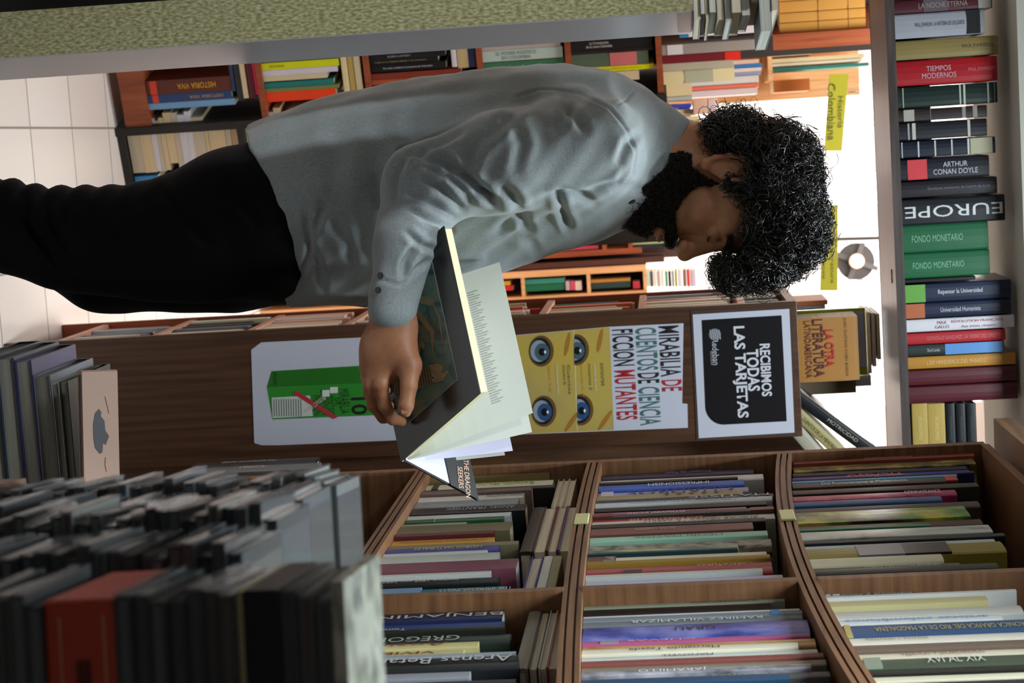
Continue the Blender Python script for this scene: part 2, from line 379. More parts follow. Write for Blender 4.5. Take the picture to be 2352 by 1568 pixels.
CLOUD=ramp_mat('blue_storm_cloud',['#0c0e22','#3c4ba6','#8f94d8','#1b1d33'],scale=(10,10,6),ts=1.5,rough=.3,stops=[.3,.45,.6,.75])
MAG=ramp_mat('magenta_streaks',['#57143a','#b82f66','#d86a92'],scale=(10,10,16),ts=1.5,rough=.35)
GOLD=ramp_mat('gold_painted',['#8a6a24','#b89048','#d9b078','#a97a2c'],scale=(10,10,6),ts=2,rough=.3)
FOLDS=ramp_mat('grey_white_folds',['#6f7a6e','#b8c6be','#d3dfd8'],scale=(12,12,7),ts=2.5,rough=.35,stops=[.3,.4,.6])
YB=ramp_mat('yellow_black_pattern',['#1b1710','#6b5f22','#b9a83c'],scale=(20,20,16),ts=2,rough=.4)
SPECK=ramp_mat('speckled_wrap',['#4a4a50','#9a9aa4','#c9c4cc'],scale=(20,20,14),ts=2,rough=.25)
SPECIAL={'leafy green painted':LEAF,'black with green foliage':FOL,'teal and yellow painted':PAINT,'stone-coloured patterned':STONE,
 'blue and black cloudy':CLOUD,'magenta streaked':MAG,'golden':GOLD,'white with grey folds':FOLDS,'yellow-and-black patterned':YB,'speckled grey':SPECK,'white photo-covered':SPECK}
BANDS={'red and white':[(.0,.62,'#b02a28')],'cream with a brown end':[(0,.16,'#6a3c22'),(.09,.15,'#e6e2d6')],'mustard':[(.27,.5,'#6a6c78'),(.5,.73,'#15120f')],
 'white with green letters':[(.05,.1,'#3a3c30')],'black and white':[(.06,.1,'#e3e6e4'),(.13,.2,'#e3e6e4')],'slate grey':[(.86,.9,'#4d8fd0')],
 'charcoal':[(0,.11,'#7a2a22'),(.87,1,'#7a3326')],'dark grey':[(.93,1,'#c22a2c')],'strong blue':[(.03,.06,'#b9ab5c')],'teal':[(0,.42,'#6f94b8')],
 'lavender':[(.02,.1,'#d9d6ea')],'deep red':[(.2,.3,'#2a1214')],'magenta pink':[(.08,.16,'#9c93a8')],'moss green':[(.03,.12,'#7c8a78')],'forest green':[(.3,.302,'#c6d2c6')]}
PLACE={0:'lower right shelf',1:'middle right shelf',2:'upper right shelf'}
def row(txt,k,grp,dflt=.22):
    rows=[l for l in txt.split('\n') if l.strip()]
    ent=[]
    for l in rows:
        a,tt=l.split('|',1); p=a.split(' ',4); ent.append((float(p[0]),float(p[1]),float(p[2]),p[3],p[4],tt))
    prev=-.019
    for i,(a,b,tp,hx,desc,tt) in enumerate(ent):
        s0,_=rs(pix(k,a),a); s1,_=rs(pix(k,b),b); s1-=.0006
        if s0<sd+.0095 and s1>sd-.0095:
            if (s0+s1)/2<sd: s1=sd-.0095; s0=min(s0,s1-.008)
            else: s0=sd+(.0095 if k!=1 or a>1380 else .0095); s1=max(s1,s0+.008)
        if s0<prev: s0=prev
        if s1>s0: prev=s1+.0006
        if s1-s0<.003: s1=s0+.003; prev=s1+.0006
        sm=(s0+s1)/2; z=max(ZF[k](s0),ZF[k](s1),ZF[k](sm))+.0006; P=RA+RS*sm
        cap=(ZF[k+1](sm)-TH if k<2 else ZT(sm))-.004
        h=min(zat(P[0],P[1],tp),cap)-z
        out=R_.uniform(.001,.010)
        d=min(dflt+R_.uniform(-.03,.03),.27)
        M=frame(RA+RS*s0+RD*out+Z*z,RS,RD,Z)
        ti=[]
        if tt.strip():
            f=tt.split(';')
            if f[0]: ti=[(f[0],float(f[1]),float(f[2]),float(f[3]),f[4],int(f[5]))]
            else: ti=[('Ramelli de oro',float(f[1]),float(f[2]),float(f[3]),f[4],int(f[5]))]
        nb=[ent[j][4] for j in (i-1,i+1) if 0<=j<len(ent)]
        lb=desc+' book spine, between the '+nb[0]+' and '+nb[-1]+' ones, '+PLACE[k] if len(nb)==2 else desc+' book spine next to the '+nb[0]+' one at the end, '+PLACE[k]
        if len(lb.split())>16: lb=desc+' book spine beside the '+nb[0]+' one, '+PLACE[k]
        hard=(s1-s0)>.014 and R_.random()<.6
        cv=SPECIAL.get(desc)
        book(M,s1-s0,d,h,hx,lb,grp,ti,BANDS.get(desc,()),hard,cover=cv,rough=.45,pg=R_.choice((PAGES,PAGESG)))
row(LOW,0,'art books on the lower right shelf')
row(MID,1,'art books on the middle right shelf')
row(UPR,2,'art books on the upper right shelf')
# black book by the divider and the drawing book that leans over it
# ---- books lying flat on top of the lower row
def lying(M,t,d,h,hx,label,group,**k):
    """M frame: x toward +thickness (up), spine plane at y=0, z along the book's height (horizontal)"""
    return book(M,t,d,h,hx,label,group,**k)
zt0=ZF[0](.3)
def flat(s0,length,y0,dep,z,t,hx,label,tilt=0,hard=True,edge='spine',**k):
    """lies on its side: thickness up, length along the shelf; spine or page edges to the aisle"""
    ct,st_=math.cos(tilt),math.sin(tilt)
    ax=RS*ct+Z*st_; up=-RS*st_+Z*ct
    O=RA+RS*s0+RD*y0+Z*z
    if edge=='spine': M=frame(O+0*ax+up*0,up,RD,-ax); M[:3,3]=O+ax*length
    else: M=frame(O+RD*dep,up,-RD,ax)
    return book(M,t,dep,length,hx,label,'books lying on top of the lower row',hard=hard,**k)
def stk(iy0,iy1,ixb,lst,tilt=0):
    s0,z=rs(ixb,iy0,.01); s1,_=rs(ixb,iy1,.01)
    for (t,hx,lb,edge) in lst:
        flat(s0,s1-s0,.012,.19,z,t-.0006,hx,lb,tilt,edge=edge); z+=t
stk(1098,1160,1283,[(.010,'#b6b293','lowest thin cream book of the small pile above the green lettered spine','p'),(.010,'#c9c6aa','middle thin cream book of the small pile above the green lettered spine','p'),(.013,'#bdb99b','topmost cream book of the small pile above the green lettered spine','p')])
stk(1162,1262,1225,[(.020,'#26211f','black hardcover lying lowest in the pile on the lower row','spine'),(.022,'#4b2f28','dark brown hardcover lying second from below in that pile','p'),(.016,'#7c3f28','rust book lying third in the pile on the lower row','p'),(.020,'#5a4a9c','purple book lying topmost in the pile on the lower row','p')])
stk(1275,1350,1222,[(.018,'#2b3a86','blue book lying lowest beside the divider on the lower row','p'),(.014,'#d6d9d4','white rolled booklet lying second beside the divider','spine'),(.014,'#93916c','olive green book lying topmost beside the divider','spine')])
stk(1400,1530,1215,[(.017,'#8f8a78','beige slipcase lying lowest in the pile right of the divider','spine'),(.012,'#20242c','dark magazine lying second in the pile right of the divider','p'),(.010,'#dfe3e4','white magazine lying third in the pile right of the divider','p'),(.015,'#b04a30','orange-red hardcover lying topmost right of the divider','p')])
# tall books on the shelf below, far end
for (a,b,tp,hx,lb,tt) in ((1060,1072,728,'#20252b','tall dark book with white lettering at the far end of the low right shelf',[('THE ROMANTIC ROAD',.45,.45,.3,'#aab4b4',-1)]),(1073,1085,731,'#73787a','tall silver and black book second on the low right shelf',[('ACUARELA',.5,.2,.4,'#dde2e0',-1)]),(1086,1103,654,'#121418','thick shorter black book third on the low right shelf',[]),
    (1104,1118,700,'#8d8f88','grey book fourth on the low right shelf',[]),(1119,1140,720,'#3b3f44','slate book fifth on the low right shelf',[]),(1142,1160,690,'#c2c2ba','pale book sixth on the low right shelf',[])):
    s0,_=rs(350,a); s1,_=rs(350,b); P=RA+RS*(s0+s1)/2
    book(frame(RA+RS*s0+RD*.004+Z*(ZB+.0006),RS,RD,Z),s1-s0-.0006,.2,min(zat(P[0],P[1],tp)-ZB,.385),hx,lb,'tall books on the low right shelf',tt,hard=True)
# ---------------- generic: a book seen as a rectangle on a plane ----------------
class Plane:
    """front plane of a shelf: p point, t to the right, n into the depth"""
    def __init__(s,p,t): s.p=np.asarray(p,float); s.t=n3(t); s.n=n3(np.cross(Z,s.t))
    def at(s,ix,iy,off=0): return onp(ix,iy,s.p+s.n*off,s.n)
def rb(pl,ix0,ix1,iy0,iy1,dep,hx,label,group,titles=(),bands=(),face='spine',hard=False,off=0,pg=None,base=None,lean=0,cat='book',cover=None):
    """ix0..ix1 vertical extent, iy0..iy1 horizontal extent in the photo; stands if taller than wide, else lies"""
    iym=(iy0+iy1)/2; ixm=(ix0+ix1)/2
    a=pl.at(ixm,iy0,off); b=pl.at(ixm,iy1,off); wd=float(np.dot(b-a,pl.t)); lo=pl.at(ix0,iym,off); hi=pl.at(ix1,iym,off); h=hi[2]-lo[2]
    z=lo[2] if base is None else base; O=np.array([a[0],a[1],z])
    if lean: ct,sn=math.cos(lean),math.sin(lean)
    else: ct,sn=1,0
    X=pl.t*ct-Z*sn; U=Z*ct+pl.t*sn
    if h>=wd:
        if face=='spine': M=frame(O,X,pl.n,U)
        else: M=frame(O+X*wd+pl.n*dep,-X,-pl.n,U)
        return book(M,wd-.0006,dep,h-.0006,hx,label,group,titles,bands,hard,cover=cover,pg=pg,cat=cat)
    if face=='spine': M=frame(O+X*wd,U,pl.n,-X)
    else: M=frame(O+pl.n*dep,U,-pl.n,X)
    return book(M,h-.0006,dep,wd-.0006,hx,label,group,titles,bands,hard,cover=cover,pg=pg,cat=cat)
# ---------------- high shelf (dark beam) with reference books ----------------
PT=Plane(onp(2060,200,(0,3.95,0),DP),TD)
zt=PT.at(2061,200)[2]; zb=PT.at(2039,200)[2]
xa=float(np.dot(PT.at(2060,-60)-PT.p,TD)); xb=float(np.dot(PT.at(2080,1085)-PT.p,TD))
MH=frame(PT.p*np.array([1,1,0]),TD,DP,Z)
hs=tag(empty('high_shelf',MH),'dark stained high shelf carrying a row of thick reference books under the ceiling','shelf')
box('board',(xa,xb,0,.27,zb,zt),WOODD,hs,MH); box('front_lip',(xa,xb,-.008,0,zb,zt-.004),WOODD,hs,MH)
box('back_panel',(xa,xb,.27,.285,zb,2.1),mat('#2b2a2c',.6),hs,MH)
for iy in (632,648):
    P=PT.at(2040,iy); x=float(np.dot(P-PT.p,TD)); bm=[(x+.008*math.cos(a),.06+.008*math.sin(a)) for a in np.linspace(0,2*math.pi,9)[:-1]]
    mk('peg_hole',*prism(bm,zb-.0012,zb-.0002),mat('#0b0a0a'),hs,MH,local=True)
TOP='''-40 -6 2290 #4a2a30 wine cloth-bound|
-5 26 2279 #4a1c26 dark maroon book with grey blocks|LA NOCHE ETERNA;.5;.5;.4;#9c8f8f;1
28 84 2262 #9fa4ae light grey glossy book|PAUL JOHNSON  LA HISTORIA DE LOS JUDIOS;.5;.55;.22;#4a4c58;1
88 132 2293 #8a7b4a gold-tan book|PAUL JOHNSON;.8;.3;.25;#5c5030;1
135 192 2291 #a3121e bright red book|TIEMPOS\nMODERNOS;.42;.34;.5;#c9a9b4;1
195 243 2291 #0f2622 dark green banded book|
247 275 2267 #2b2322 brown-black slim book|
278 318 2267 #1a1c24 black-navy book with dots|
320 358 2286 #121a2c navy book with a cream label|
362 410 2272 #151822 black book with a red block|ARTHUR\nCONAN DOYLE;.62;.5;.6;#b9bdc6;1
412 450 2290 #1b1820 violet-black book|Quelques aventures de l'esprit de la loi;.6;.65;.2;#6f6f80;1
453 513 2308 #12161e black book with upside-down large letters|EUROPE;.5;.95;.45;#c9cdd2;-1
514 577 2270 #165a38 first of two green volumes|FONDO MONETARIO;.4;.6;.25;#6fae88;1
578 636 2273 #165a38 second of two green volumes|FONDO MONETARIO;.4;.6;.25;#6fae88;1
638 647 2240 #0e0f10 very thin black book|
648 691 2322 #17223c navy book with a green square|Repensar la Universidad;.52;.42;.3;#c6cedc;1
692 727 2322 #151e38 navy book with an orange square|Universidad Humanista;.52;.38;.3;#b4bccc;1
729 758 2329 #c9c9d0 white book with red lettering|MAX\nGALLO;.33;.13;.6;#7a4a5a;1
761 787 2309 #a5202a scarlet book|GONZALO SANCHEZ  LA FIEBRE DEL ORO;.55;.7;.3;#c96a6c;1
788 814 2306 #232a2c half black half light-blue book|David Landes;.27;.13;.3;#9fa8a8;1
815 843 2332 #a8792c ochre book|LOS HEREDEROS DEL PASADO;.45;.55;.3;#d6b878;1
845 881 2335 #4c1620 upper of two maroon bindings|
883 922 2337 #4c1620 lower of two maroon bindings|'''
TB={'light grey glossy book':[(.8,.95,'#15161c')],'dark green banded book':[(.05,.06,'#a8b4a8'),(.62,.635,'#b4bdb0'),(.66,.68,'#b4bdb0'),(.9,.915,'#a8b4a8'),(.97,.975,'#a8b4a8')],
 'brown-black slim book':[(.06,.18,'#a8a49c'),(.36,.365,'#8a8680'),(.72,.76,'#8a8680'),(.84,.89,'#8a8680')],'black-navy book with dots':[(.1,.12,'#9a9c98'),(.15,.19,'#b8bab0'),(.78,.81,'#b8bab0')],
 'navy book with a cream label':[(.02,.03,'#c2c6c4'),(.19,.205,'#c2c6c4'),(.365,.38,'#c2c6c4'),(.54,.555,'#c2c6c4'),(.71,.73,'#c2c6c4'),(.74,.97,'#a8a68c')],
 'black book with a red block':[(.08,.3,'#c93a42')],'black book with upside-down large letters':[],'navy book with a green square':[(.0,.19,'#5c9a3a')],'navy book with an orange square':[(0,.18,'#a85a34')],
 'half black half light-blue book':[(.39,.99,'#4a82c0')],'dark maroon book with grey blocks':[(.3,.55,'#5f545c'),(.86,.99,'#a8a4a0')],'wine cloth-bound':[]}
def parse(txt):
    for l in txt.strip().split('\n'):
        a,tt=l.split('|',1); p=a.split(' ',4)
        yield float(p[0]),float(p[1]),float(p[2]),p[3],p[4],[tuple(x.split(';')) for x in tt.split('&') if x.strip()]
TOP=TOP.replace('TIEMPOS\nMODERNOS','TIEMPOS~MODERNOS').replace('ARTHUR\nCONAN DOYLE','ARTHUR~CONAN DOYLE').replace('MAX\nGALLO','MAX~GALLO')
def tt_(ts): return [(x[0].replace('~','\n'),float(x[1]),float(x[2]),float(x[3]),x[4],int(x[5])) for x in ts]
for a,b,tp,hx,desc,ts in parse(TOP):
    ib=2060+.038*((a+b)/2-200)
    ex=tt_(ts)
    if 'red lettering' in desc: ex+=[("RÉVOLUTION FRANÇAISE",.66,.48,.3,'#a8485a',1,.3),("Aux armes, citoyens !",.68,.34,.28,'#8a6a7a',1,.75)]
    if desc=='bright red book': ex+=[('PAUL JOHNSON',.84,.26,.18,'#d9707c',1)]
    if desc.startswith('black book with upside'): ex+=[]
    lb=desc+(' binding' if desc=='wine cloth-bound' else '')+' on the dark high shelf under the ceiling'
    rb(PT,ib,tp,a,b,.17+.04*R_.random(),hx,lb,'reference books on the high shelf',ex,TB.get(desc,()),hard=True,off=.006,base=zt+.0006)
    if desc.startswith('black book with upside'): pass
# yellow pair and black volumes lying at the right end
for i,(a,b,hx,lb) in enumerate(((2096,2132,'#a8904a','lower yellow book lying flat at the right end of the high shelf'),(2132,2172,'#a8904a','upper yellow book lying flat at the right end of the high shelf'),
   (2173,2196,'#14191c','lowest of three black volumes lying on the yellow pair'),(2197,2220,'#14191c','middle of three black volumes lying on the yellow pair'),(2221,2244,'#14191c','topmost of three black volumes lying on the yellow pair'))):
    rb(PT,a,b,926,1040,.18,hx,lb,'books lying at the end of the high shelf',[('THE DEVELOPMENT',.5,.5,.25,'#c9b87a' if i<2 else '#3c4448',-1)],hard=i>1,off=.01)
# ---------------- middle bookcase whose end panel carries the posters ----------------
PP=Plane(onp(1500,850,(0,4.0,0),DP),TD)
pl,pr=PP.at(1500,709),PP.at(1500,1018); xw=float(np.dot(pr-pl,TD)); ztop=PP.at(1836,840)[2]
MP=frame(pl*np.array([1,1,0]),TD,DP,Z)
mid=tag(empty('bookcase',MP),'brown veneered bookcase whose end panel carries three posters','bookcase')
box('end_panel',(0,xw,0,.022,0,ztop),WOODP,mid,MP,.001)
box('rear_panel',(xw-.018,xw,.022,.42,0,ztop),WOOD,mid,MP); box('far_panel',(0,xw-.018,.40,.42,0,ztop),WOODR,mid,MP)
LV=[zat(pl[0],pl[1],v) for v in (60,275,440,640,870,1165,1395,1650)]; LV=[.12,.34,.56,.78,1.0,1.22,1.44,1.66]
PINK=mat('#b98a74',.5)
for z in LV: box('shelf',(.004,xw-.018,.022,.40,z-.016,z),PINK,mid,MP)
box('top_board',(0,xw,.022,.42,ztop-.02,ztop),WOODP,mid,MP)
for y in (): box('divider',(.004,xw-.018,y,y+.016,.12,ztop-.02),PINK,mid,MP)
cols=['#d8cdb4','#cfc7b0','#e2ddd0','#2e4a8c','#b4ab8c','#c8c8c0','#39302c','#d9b0a0','#9aa6b4','#e0d8c0','#7a8a5a','#c96a50','#2a6a6a','#d6d6d0','#b83a3a','#6f6f78']
names=['cream','buff','white','blue','khaki','light grey','dark brown','salmon','blue-grey','ivory','sage','coral','teal','chalky','red','slate']
lvn=['lowest','second','third','fourth','fifth','sixth','seventh','eighth']
SV=[];SF=[];SM=[]
for li,z in enumerate(LV):
    y=.026; i=0; last=None; run={}
    zc=(LV[li+1]-.016 if li<7 else ztop-.02)-z
    while y<.39:
        t=R_.uniform(.018,.036)
        if y+t>.397: break
        if R_.random()<.06: y+=.02; continue
        ci=R_.randrange(16)
        if ci in run.values() and i<6: ci=[c for c in range(16) if c not in run.values()][R_.randrange(6)]
        h=min(zc-.012,R_.uniform(.15,.2)); d=R_.uniform(.12,.18); pin=R_.uniform(0,.012)
        if i<6:
            run[i]=ci; M=frame(MP[:3,3]+TD*(.004+pin)+DP*(y+t)+Z*(z+.0006),-DP,TD,Z)
            book(M,t-.0008,d,h,cols[ci],'%s book near the poster panel, %s shelf from below of its open side'%(names[ci],lvn[li]),'books near the poster panel on its open side')
        else:
            V,F=bx((.004+pin,.004+pin+d,y,y+t-.0008,z+.0006,z+h)); n=len(SV); SV+=V; SF+=[[n+k for k in f] for f in F]; SM+=[ci]*6
        y+=t; i+=1
so=mk('books',SV,SF,None,None,MP,local=True); tag(so,'rows of many books deep in the open side of the poster bookcase','books',None,'stuff')
for c in cols: so.data.materials.append(mat(c,.45))
so.data.polygons.foreach_set('material_index',SM)
# posters on the end panel
def poly(name,pts,plane,off,th,m,parent,smooth=False):
    P=[plane.at(x,y,-off) for x,y in pts]; return slab(name,P,th,m,parent) if th else mk(name,P,[list(range(len(P)))],m,parent)
def poster(name,pts,label,cat,m,off=.0012):
    P=np.array([PP.at(x,y,-off) for x,y in pts]); c=P.mean(0); M=frame(c,TD,DP,Z)
    V=np.vstack([P,P-PP.n*.0006]); n=len(P)
    o=mk(name,V,[list(range(n)),list(range(n,2*n))[::-1]]+[[i,(i+1)%n,n+(i+1)%n,n+i] for i in range(n)],m,None,M); return tag(o,label,cat,'posters on the brown end panel')
PW=mat('#c3c8d8',.35,.02)
def ptext(par,s,ix0,ix1,iy0,iy1,hx,off=.003,bold=.0,nm='lettering',ang=None):
    """reads left to right (along +iy), letters stand up along +ix; slope follows the camera roll"""
    cx=(ix0+ix1)/2; cy=(iy0+iy1)/2; a=PP.at(cx,iy0,-off); b=PP.at(cx,iy1,-off); c=PP.at(cx,cy,-off); lo=PP.at(ix0,cy,-off); hi=PP.at(ix1,cy,-off)
    d=PP.t; u=Z
    if ang: d=PP.t*math.cos(ang)+Z*math.sin(ang); u=-PP.t*math.sin(ang)+Z*math.cos(ang)
    return text(par,s,c,d,u,float(np.linalg.norm(b-a)),hi[2]-lo[2],mat(hx,.5),nm,bold)
# green product poster
p1=poster('poster',[(577,803),(584,1017),(601,1022),(640,1022),(930,1010),(925,770),(600,786)],'white poster of a green carton, lowest on the brown end panel','poster',PW)
poly('carton_picture',[(624,852),(613,889),(626,963),(868,953),(884,935),(868,840),(850,838)],PP,.0022,0,mat('#2d8a2c',.4,.1),p1)
poly('carton_picture',[(624,852),(613,889),(866,878),(868,840)],PP,.0024,0,mat('#23701f',.4,.1),p1)
poly('caption_box',[(624,913),(626,960),(719,955),(712,908)],PP,.0028,0,mat('#c6d0cc',.4),p1)
for i in range(12): poly('caption_line',[(628+i*5.6,916),(629+i*5.6,956),(631+i*5.6,956),(630+i*5.6,916)],PP,.003,0,mat('#5a645c'),p1)
ptext(p1,'10',807,843,912,952,'#101c10',bold=.02); ptext(p1,'MIRABILIA',780,803,893,950,'#173a17'); ptext(p1,'DE\nCUENTOS',758,779,890,953,'#173a17'); ptext(p1,'DE CIENCIA',738,756,896,953,'#173a17'); ptext(p1,'FICCION',720,736,908,953,'#173a17')
ptext(p1,'Mirabilia',628,637,855,884,'#0e3a0e')
for (a,b,c,d) in ((740,757,896,911),(758,776,889,903)): poly('letter_box',[(a,c),(a,d),(b,d-1),(b,c-1)],PP,.0032,0,mat('#d5dcd8'),p1)
poly('red_tape',[(672,903),(766,962),(776,957),(682,897)],PP,.0036,0,mat('#b0303c'),p1)
ptext(p1,'PRODUCT EXPIRE',719,728,900,958,'#e6c6c8',off=.0042,ang=-.98)
# large title poster with the doll face
DOLL=ramp_mat('printed_doll_skin',['#9c8f68','#b9a458','#bfa848'],scale=(3,3,3),ts=2,rough=.4,detail=2)
p2=poster('poster',[(1120,775),(1135,1000),(1580,982),(1579,927),(1567,926),(1570,742),(1400,750)],'poster with a doll face and a tall title, middle of the brown end panel','poster',PW)
poly('doll_picture',[(1122,776),(1137,999),(1410,987),(1400,751)],PP,.0022,0,DOLL,p2)
poly('doll_picture',[(1317,757),(1325,990),(1327,990),(1319,757)],PP,.0024,0,mat('#d9d0a0'),p2)
def disc(ix,iy,rx,ry,hx,off,nm='doll_eye',rot=0,half=None,m=None):
    pts=[]
    for k in range(24):
        a=2*math.pi*k/24; x=rx*math.cos(a); y=ry*math.sin(a)
        x,y=x*math.cos(rot)-y*math.sin(rot),x*math.sin(rot)+y*math.cos(rot)
        if half is not None and ix+x<half: x=half-ix
        pts.append((ix+x,iy+y))
    return poly(nm,pts,PP,off,0,m or mat(hx,.4,.05),p2)
for (ex,ey,hf) in ((1241,806,None),(1247,944,None),(1322,803,1319),(1332,941,1326)):
    disc(ex+2,ey,29,36,'#6b4f2a',.0025,half=hf); disc(ex,ey,24,31,'#1b1d22',.0027,half=hf); disc(ex-3,ey,20,25,'#8f9ca8',.0029,half=hf); disc(ex+4,ey+2,17,20,'#2c5080' if ey>900 else '#46606c',.0031,half=hf); disc(ex+4,ey+2,8,9,'#0b0c10',.0033,half=hf); disc(ex+11,ey+2,2.5,4,'#dfe6ea',.0035,half=hf)
for (ex,ey) in ((1303,790),(1313,968),(1378,782),(1390,965)):
    disc(ex,ey,5,28,'#a8742c',.0026,'doll_brow',rot=.2 if ey<900 else .6)
for i,(x,y0,y1,hx) in enumerate(((1264,840,900,'#c9873c'),(1280,836,905,'#d9d4c4'),(1297,838,884,'#5c5438'),(1308,838,905,'#5c5438'),(1338,836,910,'#c9873c'),(1356,835,895,'#5c5438'),(1368,836,897,'#d9d4c4'),(1384,834,886,'#5c5438'))):
    ptext(p2,['hasta el 15 de','Dosquebradas','diciembre de','Cuentos','participe en el','mutantes 2','ciencia ficcion','concurso'][i],x-3,x+3,y0,y1,hx,off=.0036)
ptext(p2,'FICCION',1408,1456,756,840,'#1c1c1e',bold=.012); ptext(p2,'MUTANTES',1414,1462,850,964,'#a81c24',bold=.012)
ptext(p2,'CUENTOS',1462,1510,752,850,'#3c6a68',bold=.01); ptext(p2,'DE',1466,1514,856,880,'#1c1c1e',bold=.01); ptext(p2,'CIENCIA',1469,1517,888,976,'#3c6a68',bold=.01)
ptext(p2,'MIRABILIA',1516,1562,748,864,'#1c1c1e',bold=.01); ptext(p2,'DE',1521,1566,872,898,'#a81c24',bold=.01)
# card sign in a plastic sleeve
p3=poster('sign',[(1586,713),(1600,1012),(1828,1000),(1818,703)],'black and white card-payment sign in a clear sleeve, topmost on the end panel','sign',mat('#4a3c38',.25,.05,coat=.5))
poly('paper',[(1591,722),(1605,1006),(1825,993),(1813,709)],PP,.0024,.0004,PW,p3)
pts=[(1612,735),(1620,930)]
for k in range(9):
    a=math.pi/2*k/8; pts.append((1662-42*math.cos(a),932+43*math.sin(a)))
pts+=[(1807,967),(1795,724)]
poly('black_field',pts,PP,.0036,0,mat('#15171b',.3,.1),p3)
ptext(p3,'RECIBIMOS',1747,1771,789,910,'#c9cdd6',off=.0042,bold=.03); ptext(p3,'TODAS',1716,1744,802,898,'#c9cdd6',off=.0042,bold=.03); ptext(p3,'LAS TARJETAS',1682,1715,749,960,'#c9cdd6',off=.0042,bold=.03)
ptext(p3,'Redeban',1636,1651,778,838,'#a9adb8',off=.0042,bold=.01); ptext(p3,'MULTICOLOR',1632,1637,806,838,'#a9adb8',off=.0042)
def disc3(ix,iy,r,hx,off):
    poly('emblem',[(ix+r*math.cos(2*math.pi*k/20),iy+r*math.sin(2*math.pi*k/20)) for k in range(20)],PP,off,0,mat(hx),p3)
disc3(1642,768,14,'#70747e',.0042)
for k in range(5): poly('emblem_line',[(1630+5*k,757),(1634+5*k,779),(1636+5*k,779),(1632+5*k,757)],PP,.0046,0,mat('#a9adb8'),p3)
# books standing and leaning on top of the middle bookcase
PO=Plane(PP.p+DP*.02,TD)
o=rb(PO,1838,1977,728,875,.11,'#a8793f','tan book facing forward on top of the poster bookcase','books on top of the poster bookcase',base=ztop+.001)
def facetext(par,s,ix0,ix1,iy0,iy1,hx,off,plane,bold=0):
    cx=(ix0+ix1)/2; cy=(iy0+iy1)/2; a=plane.at(cx,iy0,off); b=plane.at(cx,iy1,off); c=plane.at(cx,cy,off); lo=plane.at(ix0,cy,off); hi=plane.at(ix1,cy,off)
    return text(par,s,c,plane.t,Z,float(np.linalg.norm(b-a)),hi[2]-lo[2],mat(hx,.5),'cover_title',bold)
facetext(o,'LATINOAMERICANA',1850,1865,737,868,'#6a3028',-.0025,PO,.01); facetext(o,'LITERATURA',1869,1892,733,866,'#5c2422',-.0025,PO,.02); facetext(o,'LA OTRA',1895,1916,757,842,'#b02a20',-.0025,PO,.03); facetext(o,'JUAN GUSTAVO COBO BORDA',1940,1947,730,864,'#3c2a1c',-.0025,PO)
PO2=Plane(PP.p+DP*.135,TD)
o=rb(PO2,1838,2003,710,864,.012,'#a9b814','lime-green framed book standing behind the tan book','books on top of the poster bookcase',base=ztop+.001)
M=ROOT[o.name]; 
P=[PO2.at(x,y,-.003) for x,y in ((1842,722),(1850,850),(1990,842),(1982,714))]; slab('cover_panel',P,.0006,mat('#b9c0d2',.4),o)
PO3=Plane(PP.p+DP*.15,TD)
for i,(a,b,tp,hx,lb) in enumerate(((690,701,1920,'#a5592c','rust spine'),(701,711,1914,'#6f7480','steel grey spine'),(866,890,2012,'#b4b8c0','pale grey spine'))):
    rb(PO3,1838,tp,a,b,.15,hx,lb+' standing at the back on the poster bookcase','books on top of the poster bookcase',base=ztop+.001,off=.005+.001*i)
rb(PO2,1838,1975,876,905,.1,'#6a5a44','dull brown book right of the tan book on the poster bookcase','books on top of the poster bookcase',base=ztop+.001)
for i in range(3):
    rb(PO3,2006+i*10-4,2015+i*10-4,716+i*2,858-i*16,.16,['#bcb9a8','#b4b8bc','#a8aaa4'][i],['lower','middle','upper'][i]+' pale book lying across the standing books on the poster bookcase','books on top of the poster bookcase',face='p',off=.02,base=ztop+.165+.011*i)
# the two slanting books at the right edge of the top
def slant(c0,c1,th,dep,hx,lb,tt,off):
    a=PO.at(*c0,off); b=PO.at(*c1,off); u=n3(b-a); L=float(np.linalg.norm(b-a)); x=np.cross(PO.n,u)
    M=frame(a,-x,PO.n,u) if False else frame(a,np.cross(PO.n,u),PO.n,u)
    return book(M,th,dep,L,hx,lb,'books slanting off the poster bookcase',tt,(),True)
slant((1842,902),(2012,1027),.026,.16,'#14151a','black hardcover slanting down beside the card sign',[('MOTRICIDAD',.6,.4,.3,'#a8a89c',1)],-.01)
slant((1838,936),(1945,1036),.026,.15,'#a39a68','yellowish hardcover slanting under the black one',[('CUENTOS DE LA MEMORIA',.5,.7,.3,'#5c4a30',1)],-.01)
slant((1836,972),(1905,1052),.03,.15,'#a8a594','grey-cream book slanting lowest beside the card sign',[],-.01)
# dark wooden wall between the poster bookcase and the right bookcase
PR=Plane(PP.p+DP*.32,TD)
a_=float(np.dot(PR.at(1500,1010)-PR.p,TD))
o=box('wood_partition',(a_,a_+.62,0,.02,0,PR.at(1862,1040)[2]),WOOD,None,frame(PR.p*np.array([1,1,0]),TD,DP,Z)); tag(o,'dark brown wooden board standing behind the poster bookcase and the right bookcase','partition')
